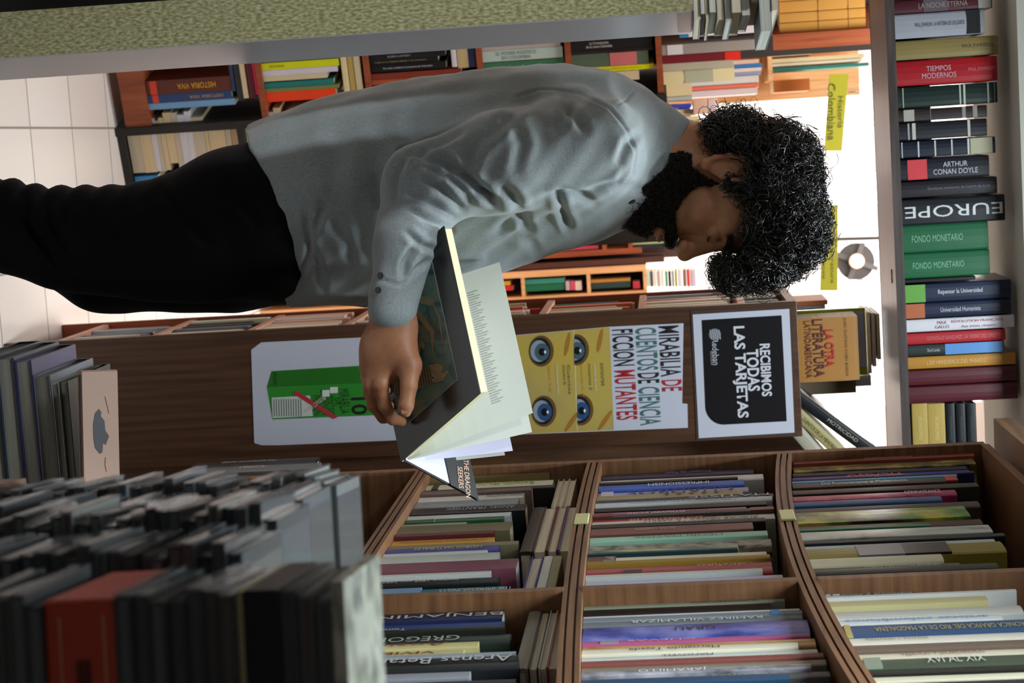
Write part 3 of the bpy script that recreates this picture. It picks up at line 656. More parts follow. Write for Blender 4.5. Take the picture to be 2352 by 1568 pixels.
# ---------------- left bookcase in the background (turned a little) ----------------
PB=Plane(onp(1100,150,(-.69,4.9,0),n3((-math.sin(.42),math.cos(.42),0))),(math.cos(.42),math.sin(.42),0))
def bz(ix,iy=190): return PB.at(ix,iy)[2]
xL=float(np.dot(PB.at(1200,88)-PB.p,PB.t)); xR=float(np.dot(PB.at(1000,222)-PB.p,PB.t))
MBk=frame(PB.p*np.array([1,1,0]),PB.t,PB.n,Z)
lb_=tag(empty('bookcase',MBk),'red-brown bookcase with black uprights behind the man on the left','bookcase')
x1,_2=xL-.35,0
zs=[bz(330),bz(604),bz(852),bz(1113),bz(1316),bz(1524)]
TTp=bz(2050)
for i,z in enumerate(zs): box('shelf',(xL-.35,xR+.03,0,.25,z-.016 if i else z-.07,z),WOODR,lb_,MBk)
box('back_panel',(xL-.35,xR+.02,.25,.262,bz(280),TTp),mat('#1c130e',.7),lb_,MBk)
xe=xR+.03
box('upright',(xe,xe+.022,-.01,.26,0,bz(1530)),BLACKW,lb_,MBk)
box('upright',(xL-.372,xL-.35,-.01,.26,0,TTp),WOODR,lb_,MBk)
x4=xe+.022+.37
box('upright',(x4,x4+.03,-.01,.26,0,bz(1530)),BLACKW,lb_,MBk)
for ix in (282,560,835,1100,1340):
    z=bz(ix,300); box('shelf',(xe+.022,x4,0,.26,z-.02,z),BLACKW if ix<600 else WOODR,lb_,MBk)
box('back_panel',(xe+.022,x4,.26,.27,bz(270),bz(1530)),mat('#1c130e',.7),lb_,MBk)
BK='''330 527 181 214 #5a2a1e red-brown thick history book|HISTORIA VIVA;.6;.45;.4;#d6a22c;-1&;.1;.1;.4;#c9402a;-1
330 525 208 233 #26406c blue thick history book|HISTORIA VIVA;.7;.4;.4;#b9925c;-1
330 530 228 248 #6f9ac0 light-blue and grey book|
604 690 104 111 #c9503c coral thin book|
604 781 110 139 #1c1e20 black book with white name|Carlos Lemos Simmonds;.5;.62;.35;#c9cccc;1
604 783 140 157 #c9cf14 bright yellow book|EDITORIAL;.2;.2;.3;#6c7010;1
604 778 157 170 #c9c3cf white book with faint title|
604 752 170 184 #c6bb98 cream book|
604 765 186 199 #1f7470 teal book|
604 775 199 208 #6f7c46 olive book|
604 767 208 231 #e0401a orange-red book|;.2;.1;.2;#e8d8c8;1
852 1005 88 98 #5a4a32 brown paper stack|
852 1000 98 106 #c9bc98 pale ribbed book|
852 978 106 120 #a8a294 grey and cream book|
852 1030 119 134 #16181b first black book with small title|RUBIN LOFFERT;.4;.3;.3;#9c9f9f;1
852 1012 134 146 #14160f second black book with line of text|VIAJE A LA TIERRA FIRME Y AL MUNDO;.45;.75;.3;#9a9468;1
852 1028 146 162 #121419 third black book with white and red title|Por qué cambiaron la historia de Colombia;.5;.65;.3;#c6c9c9;1
852 1060 164 178 #7a3022 reddish brown book|
852 1062 178 190 #a04a2c orange-brown book|
852 1015 192 203 #26211c dark lettered book|
852 1010 205 218 #a890c0 lilac book|
1113 1295 68 84 #c6bfb2 white book with red capitals|ELEJERCI BOLIVAR;.65;.4;.6;#b0402c;1
1113 1298 85 101 #e8501c vivid orange book|
1113 1295 101 112 #a89c96 speckled white book|
1113 1298 112 138 #a9bab0 pale green book|EL PODER POLITICO~EN COLOMBIA;.42;.5;.7;#5c6c64;1
1113 1300 139 166 #3c6a4c green picture book|Larrañaga y Rita;.55;.45;.3;#d0d6cc;1
1113 1230 167 172 #c2204c crimson slim book|
1316 1500 56 66 #8f8a5c khaki thin book|
1316 1492 66 87 #17382c dark green book with gold title|CHILANERIA COLOMBIANA;.35;.5;.3;#b08c3c;1
1316 1504 88 112 #18191c black book of the constitution|La Constitución~de la nueva Colombia;.35;.32;.6;#d0c9c4;1
1316 1506 112 121 #201c1c blackish slim book|
1316 1493 120 152 #52604e grey-green book|
1316 1504 150 164 #d6cf12 lemon yellow book|EXPERIENCIAS DE FORMACION CRITICA;.5;.7;.3;#6c6a14;1
1316 1469 166 188 #c6b494 beige book|
1528 1768 96 120 #8f8680 silver-grey book with round mark|;.9;.1;.5;#3c7a8a;1
1528 1708 122 142 #6a1c24 dark red book with bright end|
1528 1690 142 160 #a8a08c grey patterned book|
1528 1692 158 190 #d0c498 cream labelled book|'''
bnd={'dark red book with bright end':[(.8,1,'#d0281c')],'silver-grey book with round mark':[(.05,.2,'#c9c6c4')],'cream labelled book':[(.3,.7,'#a8a890')],'coral thin book':[(.45,1,'#3a3a80')],'red-brown thick history book':[(.05,.13,'#c93a1c')],'blue thick history book':[(.06,.13,'#c93a1c')],
 'grey-green book':[(.5,.85,'#c26a6a')] ,'grey and cream book':[(.5,.9,'#cfc6a8')]}
prevb=None
for l in BK.split('\n'):
    a,tt=l.split('|',1); p=a.split(' ',4); ib,tp,a0,a1,=map(float,p[:4]); hx,desc=p[4].split(' ',1)
    tx=[]
    for x in tt.split('&'):
        if x.strip():
            x=x.split(';')
            if x[0]: tx.append((x[0].replace('~','\n'),float(x[1]),float(x[2]),float(x[3]),x[4],int(x[5])))
    base=min(zs,key=lambda z:abs(z-bz(ib,a0)))+.0006
    if prevb==ib and a0<pe: a0=pe
    prevb=ib; pe=a1
    rb(PB,ib+.12*(a0-190)*0,tp,a0,a1,.17,hx,desc+' on the left background bookcase',{330:'books on the bottom row of the left background bookcase',604:'books on the second row of the left background bookcase'}.get(int(ib),'books on the upper rows of the left background bookcase'),tx,bnd.get(desc,()),off=.008,base=base)
# books lying on top / between
LY='''529 537 150 210 #2a3a5c thin blue-black
538 553 112 232 #2a2c30 black
554 566 145 226 #d6bf9c flesh-coloured
567 580 118 226 #5a1c24 maroon lettered
581 589 118 218 #d02a5a hot pink
785 799 106 222 #d8c898 ivory
800 813 106 220 #b89c58 gold-labelled
814 829 105 217 #d6c8a0 pale cream
1035 1047 80 154 #c6c2c6 white and purple
1048 1074 80 156 #bda878 light tan
1075 1092 78 154 #223052 dark blue'''
for l in LY.split('\n'):
    p=l.split(' ',5); a,b,c,d=map(float,p[:4])
    rb(PB,a,b,c,d,.17,p[4],p[5]+' book lying flat on the upright books, left background bookcase','books lying on the upright rows of the left background bookcase',off=.008)
# piles of page blocks right of the black upright
PG='''285 313 269 399 #c0b4a4
314 341 285 398 #cbb998
343 356 272 395 #c8c6c0
358 367 277 395 #d0c4a8
368 380 270 392 #a89880
381 400 258 376 #d6bc94
401 414 258 388 #c8b49c
416 433 263 396 #cdc6cc
435 448 255 392 #d8d6de
450 477 268 380 #e0cca8
480 489 295 390 #a08c80
490 528 278 397 #d2bca0
530 544 274 385 #8c8070
545 559 272 384 #d8c8a4
563 607 270 384 #e0ceb0
608 617 262 372 #8a5a30
619 635 257 372 #cfc9cc
636 652 247 372 #d6c0a0
654 662 262 372 #70685c
663 671 262 360 #c89c6c
672 704 251 360 #c9b294
705 717 249 350 #b4b4c4
718 745 245 350 #c8a878
746 765 243 340 #d8cfae
766 785 241 340 #c8b8a4'''
posn=['lowest','second','third','fourth','fifth','sixth','seventh','eighth','ninth','tenth','eleventh','twelfth','thirteenth','fourteenth','fifteenth','sixteenth','seventeenth','eighteenth','nineteenth','twentieth','twenty-first','twenty-second','twenty-third','twenty-fourth','topmost']
PGW=[ramp_mat('page_edges_tone',[c,c2],tex='noise',scale=(900,6,6),ts=1,rough=.85) for c,c2 in (('#b0a590','#cdbfa6'),('#c2ab82','#dcc8a0'),('#bcbac0','#dcdadf'))]
PBb=Plane(PB.p+PB.n*.02,PB.t)
zcur=bz(284,300)+.001
for i,l in enumerate(PG.split('\n')):
    p=l.split(' '); a,b,c,d=map(float,p[:4]); t=PBb.at(b,330)[2]-PBb.at(a,330)[2]
    pgm=PGW[2] if p[4] in('#c8c6c0','#cdc6cc','#d8d6de','#cfc9cc','#b4b4c4') else PGW[0 if i%3==0 else 1]
    if any(zcur<z_ +.0 and zcur+t>z_-.02 for z_ in [bz(v,300) for v in (560,)]): zcur=bz(560,300)+.001
    rb(PBb,a,b,c,d,.15,p[4],'cream page edges of the %s book in the pile behind the man'%posn[i],'books piled with page edges outward, behind the man',face='p',pg=pgm,base=zcur)
    zcur+=t
rb(PBb,318,372,404,420,.1,'#3a86b8','small blue leaflet box beside the lowest page-edge books','books piled with page edges outward, behind the man',base=bz(284,300)+.001)
# upper part of the back wall shelving (kraft volumes, blue-white box)
PK=Plane(PB.p+PB.n*.03,PB.t)
kb=PK.at(1790,40)[2]
box('shelf',(xL-.35,xR-.16,0,.25,kb-.012,kb-.002),WOODR,lb_,MBk)
box('side_panel',(float(np.dot(PB.at(1900,72)-PB.p,PB.t)),float(np.dot(PB.at(1900,74)-PB.p,PB.t))+.004,0,.25,bz(1778),TTp),WOODR,lb_,MBk)
for i,(a,b) in enumerate(((-30,-3),(-2,24),(25,47),(48,70))):
    rb(PK,1792,1990,a,b,.15,'#b0803c','kraft-brown bound volume, %s from the left on the topmost left shelf'%['first','second','third','fourth'][i],'kraft-brown volumes on the topmost left shelf',base=kb,bands=[(.45,.455,'#7a5424'),(.8,.805,'#7a5424')],off=-.01)
rb(PK,1576,1766,42,80,.15,'#c9c0c4','wide white box file with blue ends above the chipboard panel','boxes on the left background bookcase',bands=[(0,.11,'#2c74a8'),(.93,1,'#2c74a8')],off=-.02,base=bz(1560,60),cat='box file')
o=box('side_board',(float(np.dot(PB.at(1850,78)-PB.p,PB.t)),float(np.dot(PB.at(1850,118)-PB.p,PB.t)),.03,.05,bz(1778,100),TTp),WOODR,lb_,MBk)
# ---------------- further shelves: upright pale books between the left bookcase and the hanging sign ----------------
PF=Plane(onp(1750,180,(0,6.0,0),DP),TD)
zf=PF.at(1532,170)[2]
x0=float(np.dot(PF.at(1700,60)-PF.p,TD)); x1=float(np.dot(PF.at(1700,233)-PF.p,TD))
MF=frame(PF.p*np.array([1,1,0]),TD,DP,Z)
fb=tag(empty('bookcase',MF),'distant bright bookcase of pale books under the hanging sign','bookcase')
box('shelf',(x0,x1,0,.26,zf-.02,zf),WOODL,fb,MF); z2=PF.at(1775,170)[2]; box('shelf',(x0,x1-.06,0,.26,z2-.014,z2),WOODL,fb,MF)
box('back_panel',(x0,x1,.26,.27,0,z2+.3),WOODL,fb,MF); box('side_panel',(x0-.02,x0,0,.27,0,z2+.3),WOODL,fb,MF); box('side_panel',(x1,x1+.02,0,.27,0,zf),WOODL,fb,MF)
FR='''1532 1745 142 152 #d0b0a0 salmon
1532 1752 152 160 #2f6fae blue
1532 1750 161 170 #cfc4b8 cream-white
1532 1748 170 178 #8a8fb0 dusty blue
1532 1742 179 196 #c8c4c0 pearl grey
1532 1742 197 206 #d86a50 coral red
1532 1738 207 222 #c9b8b8 pinkish white
1778 1990 108 116 #c9bdb0 light stone
1778 1870 118 128 #d0b890 sandy
1778 1990 129 139 #d8c8a0 warm cream
1778 1985 140 147 #d9cdb8 eggshell
1778 2000 150 158 #1f7468 sea green
1752 1836 184 212 #b4642a orange-brown'''
for l in FR.split('\n'):
    p=l.split(' ',5); a,b,c,d=map(float,p[:4]); rb(PF,a,b,c,d,.18,p[4],p[5]+' book on the distant bright bookcase near the hanging sign','pale books on the distant bookcase',off=.01,base=(zf if a<1600 else z2)+.0008)
PF2=Plane(PF.p-DP*.35,TD)
for i,(a,b,c,d,hx,n_) in enumerate(((1500,1590,192,222,'#c9b48c','cream book lying with page edges forward'),(1514,1590,224,232,'#9aa89c','greenish book lying under it'),(1592,1625,228,262,'#c9a08c','small peach picture book'),(1626,1648,226,262,'#c8b0b0','small pink picture book'))):
    rb(PF2,a,b,c,d,.15,hx,n_+', in the crate behind the man\'s shoulder','books in the crate behind the shoulder')
CRB=mat('#2438a0',.5)
zc0=PF2.at(1330,280)[2]; xc0=float(np.dot(PF2.at(1600,236)-PF2.p,TD)); xc1=float(np.dot(PF2.at(1600,345)-PF2.p,TD)); zc1=PF2.at(1590,280)[2]
MC=frame(PF2.p*np.array([1,1,0]),TD,DP,Z)
stand=tag(box('display_table',(xc0-.05,xc1+.02,-.02,.30,0,zc0),WOODL,None,MC),'pale wooden display table far behind the man, hidden mostly by his body','table')
cr=tag(box('crate',[(xc0,xc0+.012,0,.26,zc0+.001,zc1),(xc1,xc1+.012,0,.26,zc0+.001,zc1),(xc0+.012,xc1,.25,.26,zc0+.001,zc1),(xc0+.012,xc1,0,.25,zc0+.001,zc0+.012)],CRB,None,MC),'royal blue crate holding books behind the man\'s shoulder','crate')
for i,(a,b,tp,hx) in enumerate(((244,256,1560,'#dcc4a0'),(257,272,1600,'#d8b488'),(273,292,1610,'#cba470'),(293,312,1632,'#e2cfae'),(313,326,1650,'#d9b896'))):
    rb(PF2,1340,tp,a,b,.15,hx,'page edges of the %s tan book standing in the blue crate'%['first','second','third','fourth','fifth'][i],'tan books in the blue crate',face='p',off=.03,base=zc0+.0125,pg=PGW[1])
for i,(a,b,tp,hx) in enumerate(((352,362,1690,'#dcc9b0'),(364,372,1665,'#a86a2c'),(374,388,1712,'#b8c4d0'),(390,402,1732,'#cfcf98'))):
    rb(PF2,1340,tp,a-70,b-70,.15,hx,'%s small book standing right of the blue crate'%['cream','orange','light blue','pale lime'][i],'small books right of the blue crate',off=.03 if i<0 else -.15,base=zc0+.001) if False else None
# ---------------- far pine cubbies and dark shelves seen in front of the man's chest ----------------
PC=Plane(onp(1300,640,(0,6.6,0),DP),TD)
MCB=frame(PC.p*np.array([1,1,0]),TD,DP,Z)
xa_=float(np.dot(PC.at(1300,470)-PC.p,TD)); xb_=float(np.dot(PC.at(1300,745)-PC.p,TD))
cub=tag(empty('bookcase',MCB),'low pine bookcase with square cubbies far behind the open book','bookcase')
zz=[PC.at(v,650)[2] for v in (950,1030,1197,1348,1478)]
xc_=float(np.dot(PC.at(1300,632)-PC.p,TD)); xd_=float(np.dot(PC.at(1300,676)-PC.p,TD))
for z in zz: box('shelf',(xc_,xd_,0,.2,z,z+.012),WOODL,cub,MCB)
box('side_panel',(xc_-.02,xc_,-.004,.2,0,zz[-1]+.012),WOODL,cub,MCB); box('side_panel',(xd_,xd_+.03,-.004,.2,0,zz[-1]+.012),WOODL,cub,MCB); box('back_panel',(xc_,xd_,.2,.21,0,zz[-1]),mat('#15100c'),cub,MCB)
for (a,b,c,d,hx,n_) in ((1142,1172,646,656,'#d8a020','amber'),(1142,1178,657,668,'#c82a30','bright red'),(1203,1296,640,652,'#3a8a7c','sea-green'),(1203,1296,653,668,'#1f6c4c','deep green'),(1299,1308,645,666,'#b8b4b8','grey upright'),(1309,1320,645,666,'#d8506c','rose upright'),(1321,1336,645,666,'#e8d6cc','blush upright'),(1356,1448,640,648,'#b0803c','brown'),(1356,1448,649,662,'#2c4440','dark green'),(1454,1470,646,662,'#c83c50','raspberry')):
    rb(PC,a,b,c,d,.12,hx,n_+' book in the far pine cubbies','books in the pine cubbies',off=.01)
for i,(a,b,hx) in enumerate(((1484,1492,'#a8c0b0'),(1493,1500,'#3c4448'),(1501,1508,'#d8d4cc'),(1509,1517,'#b0a89c'),(1518,1527,'#e0dce0'),(1528,1534,'#2a8a5a'),(1535,1542,'#242428'),(1543,1549,'#7a8a90'),(1550,1556,'#8a9a3c'),(1557,1568,'#dcdce8'),(1569,1577,'#8a6a58'),(1578,1585,'#d03c3c'),(1586,1600,'#c8c0d0'))):
    nm=['pale green','charcoal','white','taupe','bright white','green','black','grey-blue','olive','bluish white','brown','red','lavender'][i]
    rb(PC,a,b,618 if i>8 else 622,658,.12,hx,nm+' thin volume lying in the stack on the far pine bookcase','stack on the far pine bookcase',off=.01,base=zz[-1]+.013+.0125*i if False else None)
PD=Plane(PC.p+DP*.05,TD); MD=frame(PD.p*np.array([1,1,0]),TD,DP,Z)
db=tag(empty('bookcase',MD),'dark brown bookcase far behind the man\'s chest','bookcase')
xd0=float(np.dot(PD.at(1300,440)-PD.p,TD)); xd1=xc_-.025
zk=[PD.at(v,560)[2] for v in (900,1150,1380,1460,1610)]
box('back_panel',(xd0,xd1,.22,.24,0,zk[-1]),mat('#3a2018',.6),db,MD); xm_=float(np.dot(PD.at(1300,578)-PD.p,TD))
box('front_board',(xm_,xm_+.02,0,.22,0,zk[-2]+.02),WOODR,db,MD); box('side_panel',(xd1-.02,xd1,0,.22,0,zk[-2]+.1),mat('#4a2a20',.6),db,MD)
for ix in (1150,1382,1442): z=PD.at(ix,540)[2]; box('shelf',(xd0,xm_,0,.22,z,z+.015),WOODR,db,MD)
for i,(a,b,c,d,hx,n_) in enumerate(((1290,1375,566,574,'#c04a64','pink'),(1320,1372,548,562,'#c8b4a8','beige'),(1340,1378,525,545,'#23282c','black'),(1382,1388,520,552,'#2f6cc8','blue tab'),(1392,1398,515,540,'#c9b8ac','cream slip'),(1420,1432,510,540,'#cfcdb0','white labelled'),(1450,1520,512,524,'#c0b8b0','pale'),(1450,1520,524,532,'#c85428','orange'),(1450,1540,534,546,'#c0a890','sand'),(1450,1560,546,560,'#94a878','soft green'),(1450,1570,561,572,'#26282c','black base'))):
    rb(PD,a,b,c,d,.12,hx,n_+' book on the dark bookcase seen past the beard','books on the dark bookcase beyond the beard',off=.02)
# ---------------- hanging yellow signs ----------------
YS=mat('#a9a714',.6,.05)
def hang(Y,c,label,lines,chain,th=.012):
    P=[W(x,y,Y) for x,y in c]; cen=np.mean(P,0); M=frame(cen,(1,0,0),(0,1,0),(0,0,1))
    s=slab('hanging_sign',P[::-1],th,YS,None,M); tag(s,label,'sign','yellow hanging section signs')
    for (t,a,b,i0,i1) in lines:
        lo=W(a,(i0+i1)/2,Y-.001); hi=W(b,(i0+i1)/2,Y-.001); l_=W((a+b)/2,i0,Y-.001); r_=W((a+b)/2,i1,Y-.001); cc=W((a+b)/2,(i0+i1)/2,Y-.001)-np.array([0,.004,0])
        text(s,t,cc,r_-l_,np.cross((0,-1,0),r_-l_)*1.0,float(np.linalg.norm(r_-l_)),hi[2]-lo[2],mat('#3a4410'),'sign_lettering')
    for (x,y) in chain:
        p=W(x,y,Y); V=[];F=[]
        z=p[2]
        k=0
        while z<2.99:
            n0=len(V); a1=.011; b1=.0045
            for i in range(10):
                an=2*math.pi*i/10
                for j in range(4):
                    bn=2*math.pi*j/4; r=1+.28*math.cos(bn)*.5
                    ox=b1*math.cos(an)*r; oz=a1*math.sin(an)*(1+.1*math.cos(bn)); oy=.0011*math.sin(bn)
                    V.append((p[0]+(ox if k%2 else oy),p[1]+(oy if k%2 else ox),z+a1+oz))
            for i in range(10):
                for j in range(4): F.append((n0+i*4+j,n0+((i+1)%10)*4+j,n0+((i+1)%10)*4+(j+1)%4,n0+i*4+(j+1)%4))
            z+=.0195; k+=1
        mk('chain',V,F,mat('#8f8a88',.4,metal=.8),s)
hang(5.7,[(1906,170),(1893,346),(1934,346),(1949,170)],'yellow hanging sign with dark letters reading Historia Colombiana',[('Historia',1925,1937,221,294),('Colombiana',1901,1919,192,322)],[(1948,212),(1942,292)])
hang(5.9,[(1888,470),(1884,667),(1924,667),(1925,470)],'second yellow hanging sign right of the hair, partly hidden by curls',[('Literatura',1909,1916,560,650),('Latinoamericana',1890,1896,548,640)],[(1926,520),(1928,648)])
# lamps beyond
def lampspot(P,r,label,strength):
    M=T4(P); V=[];F=[];n=16
    prof=[(0,r*.45),(r*.5,r*.42),(r*.8,r*.3),(r,0),(r*.97,-r*.1)]
    for (a,b) in prof:
        for i in range(n): V.append((a*math.cos(2*math.pi*i/n),b+r*.5,a*math.sin(2*math.pi*i/n)))
    for k in range(len(prof)-1):
        for i in range(n): F.append((k*n+i,k*n+(i+1)%n,(k+1)*n+(i+1)%n,(k+1)*n+i))
    o=tag(mk('spot_lamp',V,F,mat('#c8c8c8',.3,metal=.6),None,M,local=True,smooth=True),label,'lamp')
    m=bpy.data.materials.new('lit_bulb'); m.use_nodes=True; b=m.node_tree.nodes['Principled BSDF']; b.inputs['Emission Color'].default_value=(1,.98,1,1); b.inputs['Emission Strength'].default_value=strength
    V=[];F=[]
    for k in range(9):
        th=math.pi*k/8
        for i in range(n): V.append((r*.85*math.sin(th)*math.cos(2*math.pi*i/n),r*.35-r*.25*math.cos(th),r*.85*math.sin(th)*math.sin(2*math.pi*i/n)))
    for k in range(8):
        for i in range(n): F.append((k*n+i,k*n+(i+1)%n,(k+1)*n+(i+1)%n,(k+1)*n+i))
    mk('bulb',V,F,m,o,local=True,smooth=True)
    box('stem',(-.006,.006,r*.9,r*.9+.01,0,2.98-P[2]),mat('#a0a0a0'),o); box('bracket',(-.006,.006,r*.4,r*.91,r*.7,r*.78),mat('#a0a0a0'),o)
lampspot(W(1995,432,5.3),.06,'glowing round spot lamp hanging below the ceiling beyond the curly hair',22)
lampspot(W(1920,440,6.6),.05,'second glowing spot lamp beside the curly hair, farther back',16)
# rod across above the second sign and round wall fan
a,b=W(1918,549,6.1),W(2036,546,6.1)
def tube(pts,r,n=8,close=False):
    pts=np.asarray(pts,float); m=len(pts); V=[];F=[]
    rr=np.broadcast_to(np.asarray(r,float),(m,))
    up=None
    for i in range(m):
        t=n3(pts[min(i+1,m-1)]-pts[max(i-1,0)])
        if up is None: up=n3(np.cross(t,(0.3,.5,.8)))
        up=n3(up-t*np.dot(up,t)); v=np.cross(t,up)
        for j in range(n): V.append(pts[i]+rr[i]*(math.cos(2*math.pi*j/n)*up+math.sin(2*math.pi*j/n)*v))
    for i in range(m-1):
        for j in range(n): F.append((i*n+j,i*n+(j+1)%n,(i+1)*n+(j+1)%n,(i+1)*n+j))
    F+= [tuple(range(n))[::-1],tuple(range((m-1)*n,m*n))]
    return V,F
V,F=tube([a,b,(b[0],b[1],2.9995)],.006)
tag(mk('pipe',V,F,mat('#5a5450',.5),None,T4(a)),'thin grey pipe hanging from the ceiling above the second yellow sign','pipe')
c=W(1967,600,7.4); M=T4(c); 
V,F=tube([(.0+.085*math.cos(t),0,.13*math.sin(t)) for t in np.linspace(0,2*math.pi,25)],.012)
fan=tag(mk('wall_fan',V,F,mat('#d8d0cc',.4),None,M,local=True,smooth=True),'round wall fan with white rim and dark centre, right of the second yellow sign','fan')
mk('hub',*tube([(0,-.03,0),(0,.02,0)],.03,14),mat('#caa08a'),fan,local=True); mk('grille',*tube([(0,.02,0),(0,.03,0)],.075,20),mat('#2a2626'),fan,local=True)
for k in range(4):
    an=k*math.pi/2+.4; mk('blade',*bx((-.01,.01,-.002,.002,.03,.09)),mat('#3a3434'),fan,frame(c,(math.cos(an),0,-math.sin(an)),(0,1,0),(math.sin(an),0,math.cos(an))),local=True)
mk('wall_arm',*tube([(0,.03,0),(0,7.69-c[1],.0)],.012),mat('#c8c0bc'),fan,local=True)
# ---------------- chipboard panel at the left edge ----------------
Yc=2.35
a=W(800,8,Yc); b=W(800,79,Yc); xr=b[0]; xl=W(400,0,Yc)[0]; ztp=W(1590,10,Yc)[2]
Mc=frame((xl,Yc,0),(1,0,0),(0,1,0),Z)
wd=xr-xl
cp=tag(box('chipboard_panel',(0,wd,0,.17,0,ztp),CHIP,None,Mc),'raw green-brown chipboard panel with silver edge band standing at the left edge','panel')
SILV=mat('#b4aeb0',.28,.06,6,metal=.35)
box('edge_band',(wd,wd+.0015,-.0005,.1705,0,ztp-.001),SILV,cp,Mc)
box('top_band',(0,wd,-.0,.17,ztp,ztp+.001),SILV,cp,Mc)
# shelf unit behind the panel's left
shf=tag(box('shelf_unit',[(-.5,-.004,.30,.32,0,ztp-.08),(-.5,-.004,0,.3,.1,.12),(-.5,-.004,0,.3,.95,.97),(-.5,-.48,0,.3,.12,.95)],mat('#191715',.7),None,Mc),'black shelf unit left of the chipboard panel','shelf')
for i,(z,h,hx,lb) in enumerate(((.97,.02,'#6f8a92','pale blue-grey'),(.991,.014,'#a8a078','khaki'),(1.006,.012,'#8f9a9c','grey'))):
    M=frame((xl-.16,Yc+.02,z+.0006),(0,0,1),(0,1,0),(-1,0,0)); M[:3,3]=(xl-.012,Yc+.02,z+.0006)
    book(M,h,.16,.2,hx,lb+' book lying in the black shelf unit at the left edge','books in the black shelf unit')
# page-edge books lying on top of the panel and on the unit
LT='''1596 1612 -30 44 #c0c6ca pale blue|paper-wrapped
1613 1624 -30 36 #a9a78c cream|thin cream
1625 1633 -30 47 #9fa69a greenish|greenish white
1634 1652 -30 30 #6a5840 brown|brown-edged
1653 1672 -30 34 #8b8672 khaki|dog-eared khaki
1673 1688 -30 44 #aeb7bc grey|silver-grey
1689 1712 -30 36 #a5a48e sand|sand-coloured
1713 1735 -30 24 #6f6c4a olive|olive
1736 1755 -30 12 #7c8078 slate|slate
1764 1792 -30 70 #93a09e glassy|plastic-wrapped grey
1806 1824 -30 24 #9da0a0 light|light grey'''
z=ztp+.0015
PS=[ 'lowest','second','third','fourth','fifth','sixth','seventh','eighth','ninth','tenth','topmost']
for i,l in enumerate(LT.split('\n')):
    l0,nm=l.split('|'); p=l0.split(' '); a,b,c,d=map(float,p[:4]); t=W(b,20,Yc)[2]-W(a,20,Yc)[2]; 
    xr_=W((a+b)/2,d,Yc)[0]; L=.20
    M=frame((xr_-L,Yc+.16,z),(0,0,1),(0,-1,0),(1,0,0))
    tl=R_.uniform(-.04,.04); ry=Matrix.Rotation(tl,3,'Z'); M[:3,:3]=np.array(ry)@M[:3,:3]
    book(M,t-.0006,.16,L,p[4],nm+' book, %s in the pile on top of the chipboard panel'%PS[i],'books piled on top of the chipboard panel',pg=PAGESG if i%2 else PAGES)
    z+=max(t,(W(float(LT.split('\n')[min(i+1,10)].split(' ')[0]),20,Yc)[2]-W(a,20,Yc)[2]) if i<10 else t)*0+t
# ---------------- low pile of big books at the lower left, leaning pink-brown cover on top ----------------
Mt=frame((0,2.72,0),TD,DP,Z)
PL=Plane((0,2.70,0),TD)
zt_=PL.at(-60,950)[2]
xa=float(np.dot(PL.at(80,790)-PL.p,TD)); xb=float(np.dot(PL.at(80,1125)-PL.p,TD))
Mt=frame((0,2.70,0),TD,DP,Z)
tag(box('low_table',[(xa+.03,xb-.03,-.02,.27,zt_-.03,zt_),(xa+.035,xa+.06,0,.04,0,zt_-.03),(xb-.09,xb-.05,0,.04,0,zt_-.03),(xa+.035,xa+.06,.22,.26,0,zt_-.03),(xb-.09,xb-.05,.22,.26,0,zt_-.03)],WOOD,None,Mt),'low brown table carrying the pile of large books at the lower left','table')
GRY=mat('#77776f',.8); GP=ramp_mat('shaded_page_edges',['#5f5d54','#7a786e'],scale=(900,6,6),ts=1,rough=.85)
pile=[(-60,-2,790,'#1a2028','dark hardcover','lowest'),(0,42,792,'#1f2a3a','blue-black hardcover','second'),(44,84,798,'#2a2450','indigo hardcover with blue picture','third'),(90,130,862,'#5a6068','slate hardcover','fourth'),(131,150,880,'#8f9490','thin pale book','fifth'),(151,172,876,'#26231a','black-edged book','sixth')]
z=zt_+.0008; zp=z
for (a,b,c,hx,nm,ps) in pile:
    t=PL.at(b,950)[2]-PL.at(a,950)[2]; x0=float(np.dot(PL.at((a+b)/2,c+ (30 if c<860 else 0),0)-PL.p,TD)); L=min(.30,xb-x0-.004); d=.22
    if z+t>10: pass
    M=frame((0,2.70,0),TD,DP,Z)@frame((x0,.22,z),(0,0,1),(0,-1,0),(1,0,0))
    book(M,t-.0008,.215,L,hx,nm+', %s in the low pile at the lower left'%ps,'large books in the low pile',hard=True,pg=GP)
    z+=t
# tilted book with pinkish cover
A_=[(178,850),(184,1128),(268,1120),(259,855)]
Y0=2.69
p0=W(*A_[0],Y0-.02); p1_=W(*A_[1],Y0-.02); p3_=W(*A_[3],Y0+.01); u=n3(p1_-p0); v=n3((p3_-p0)-u*np.dot(p3_-p0,u)); nn=np.cross(u,v)
LL=float(np.linalg.norm(p1_-p0)); HH=float(np.dot(p3_-p0,v))
M=frame(p0,-nn,-u,v) 
M=frame(p0-0*u,np.array(nn)*1.0,np.array(u),v) if False else frame(p0,-np.cross(v,u) if False else np.cross(u,v),u,v)
COVP=mat('#a98a78',.55,.06)
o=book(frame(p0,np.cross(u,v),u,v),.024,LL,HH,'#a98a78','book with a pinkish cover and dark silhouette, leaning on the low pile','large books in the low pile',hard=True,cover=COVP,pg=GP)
def sil(pts,hx,off,nm):
    P=[p0+u*(x*LL)+v*(y*HH)-np.cross(u,v)*off for x,y in pts]; mk(nm,P,[list(range(len(P)))],mat(hx),o)
sgn=1 if np.cross(u,v)[1]<0 else -1
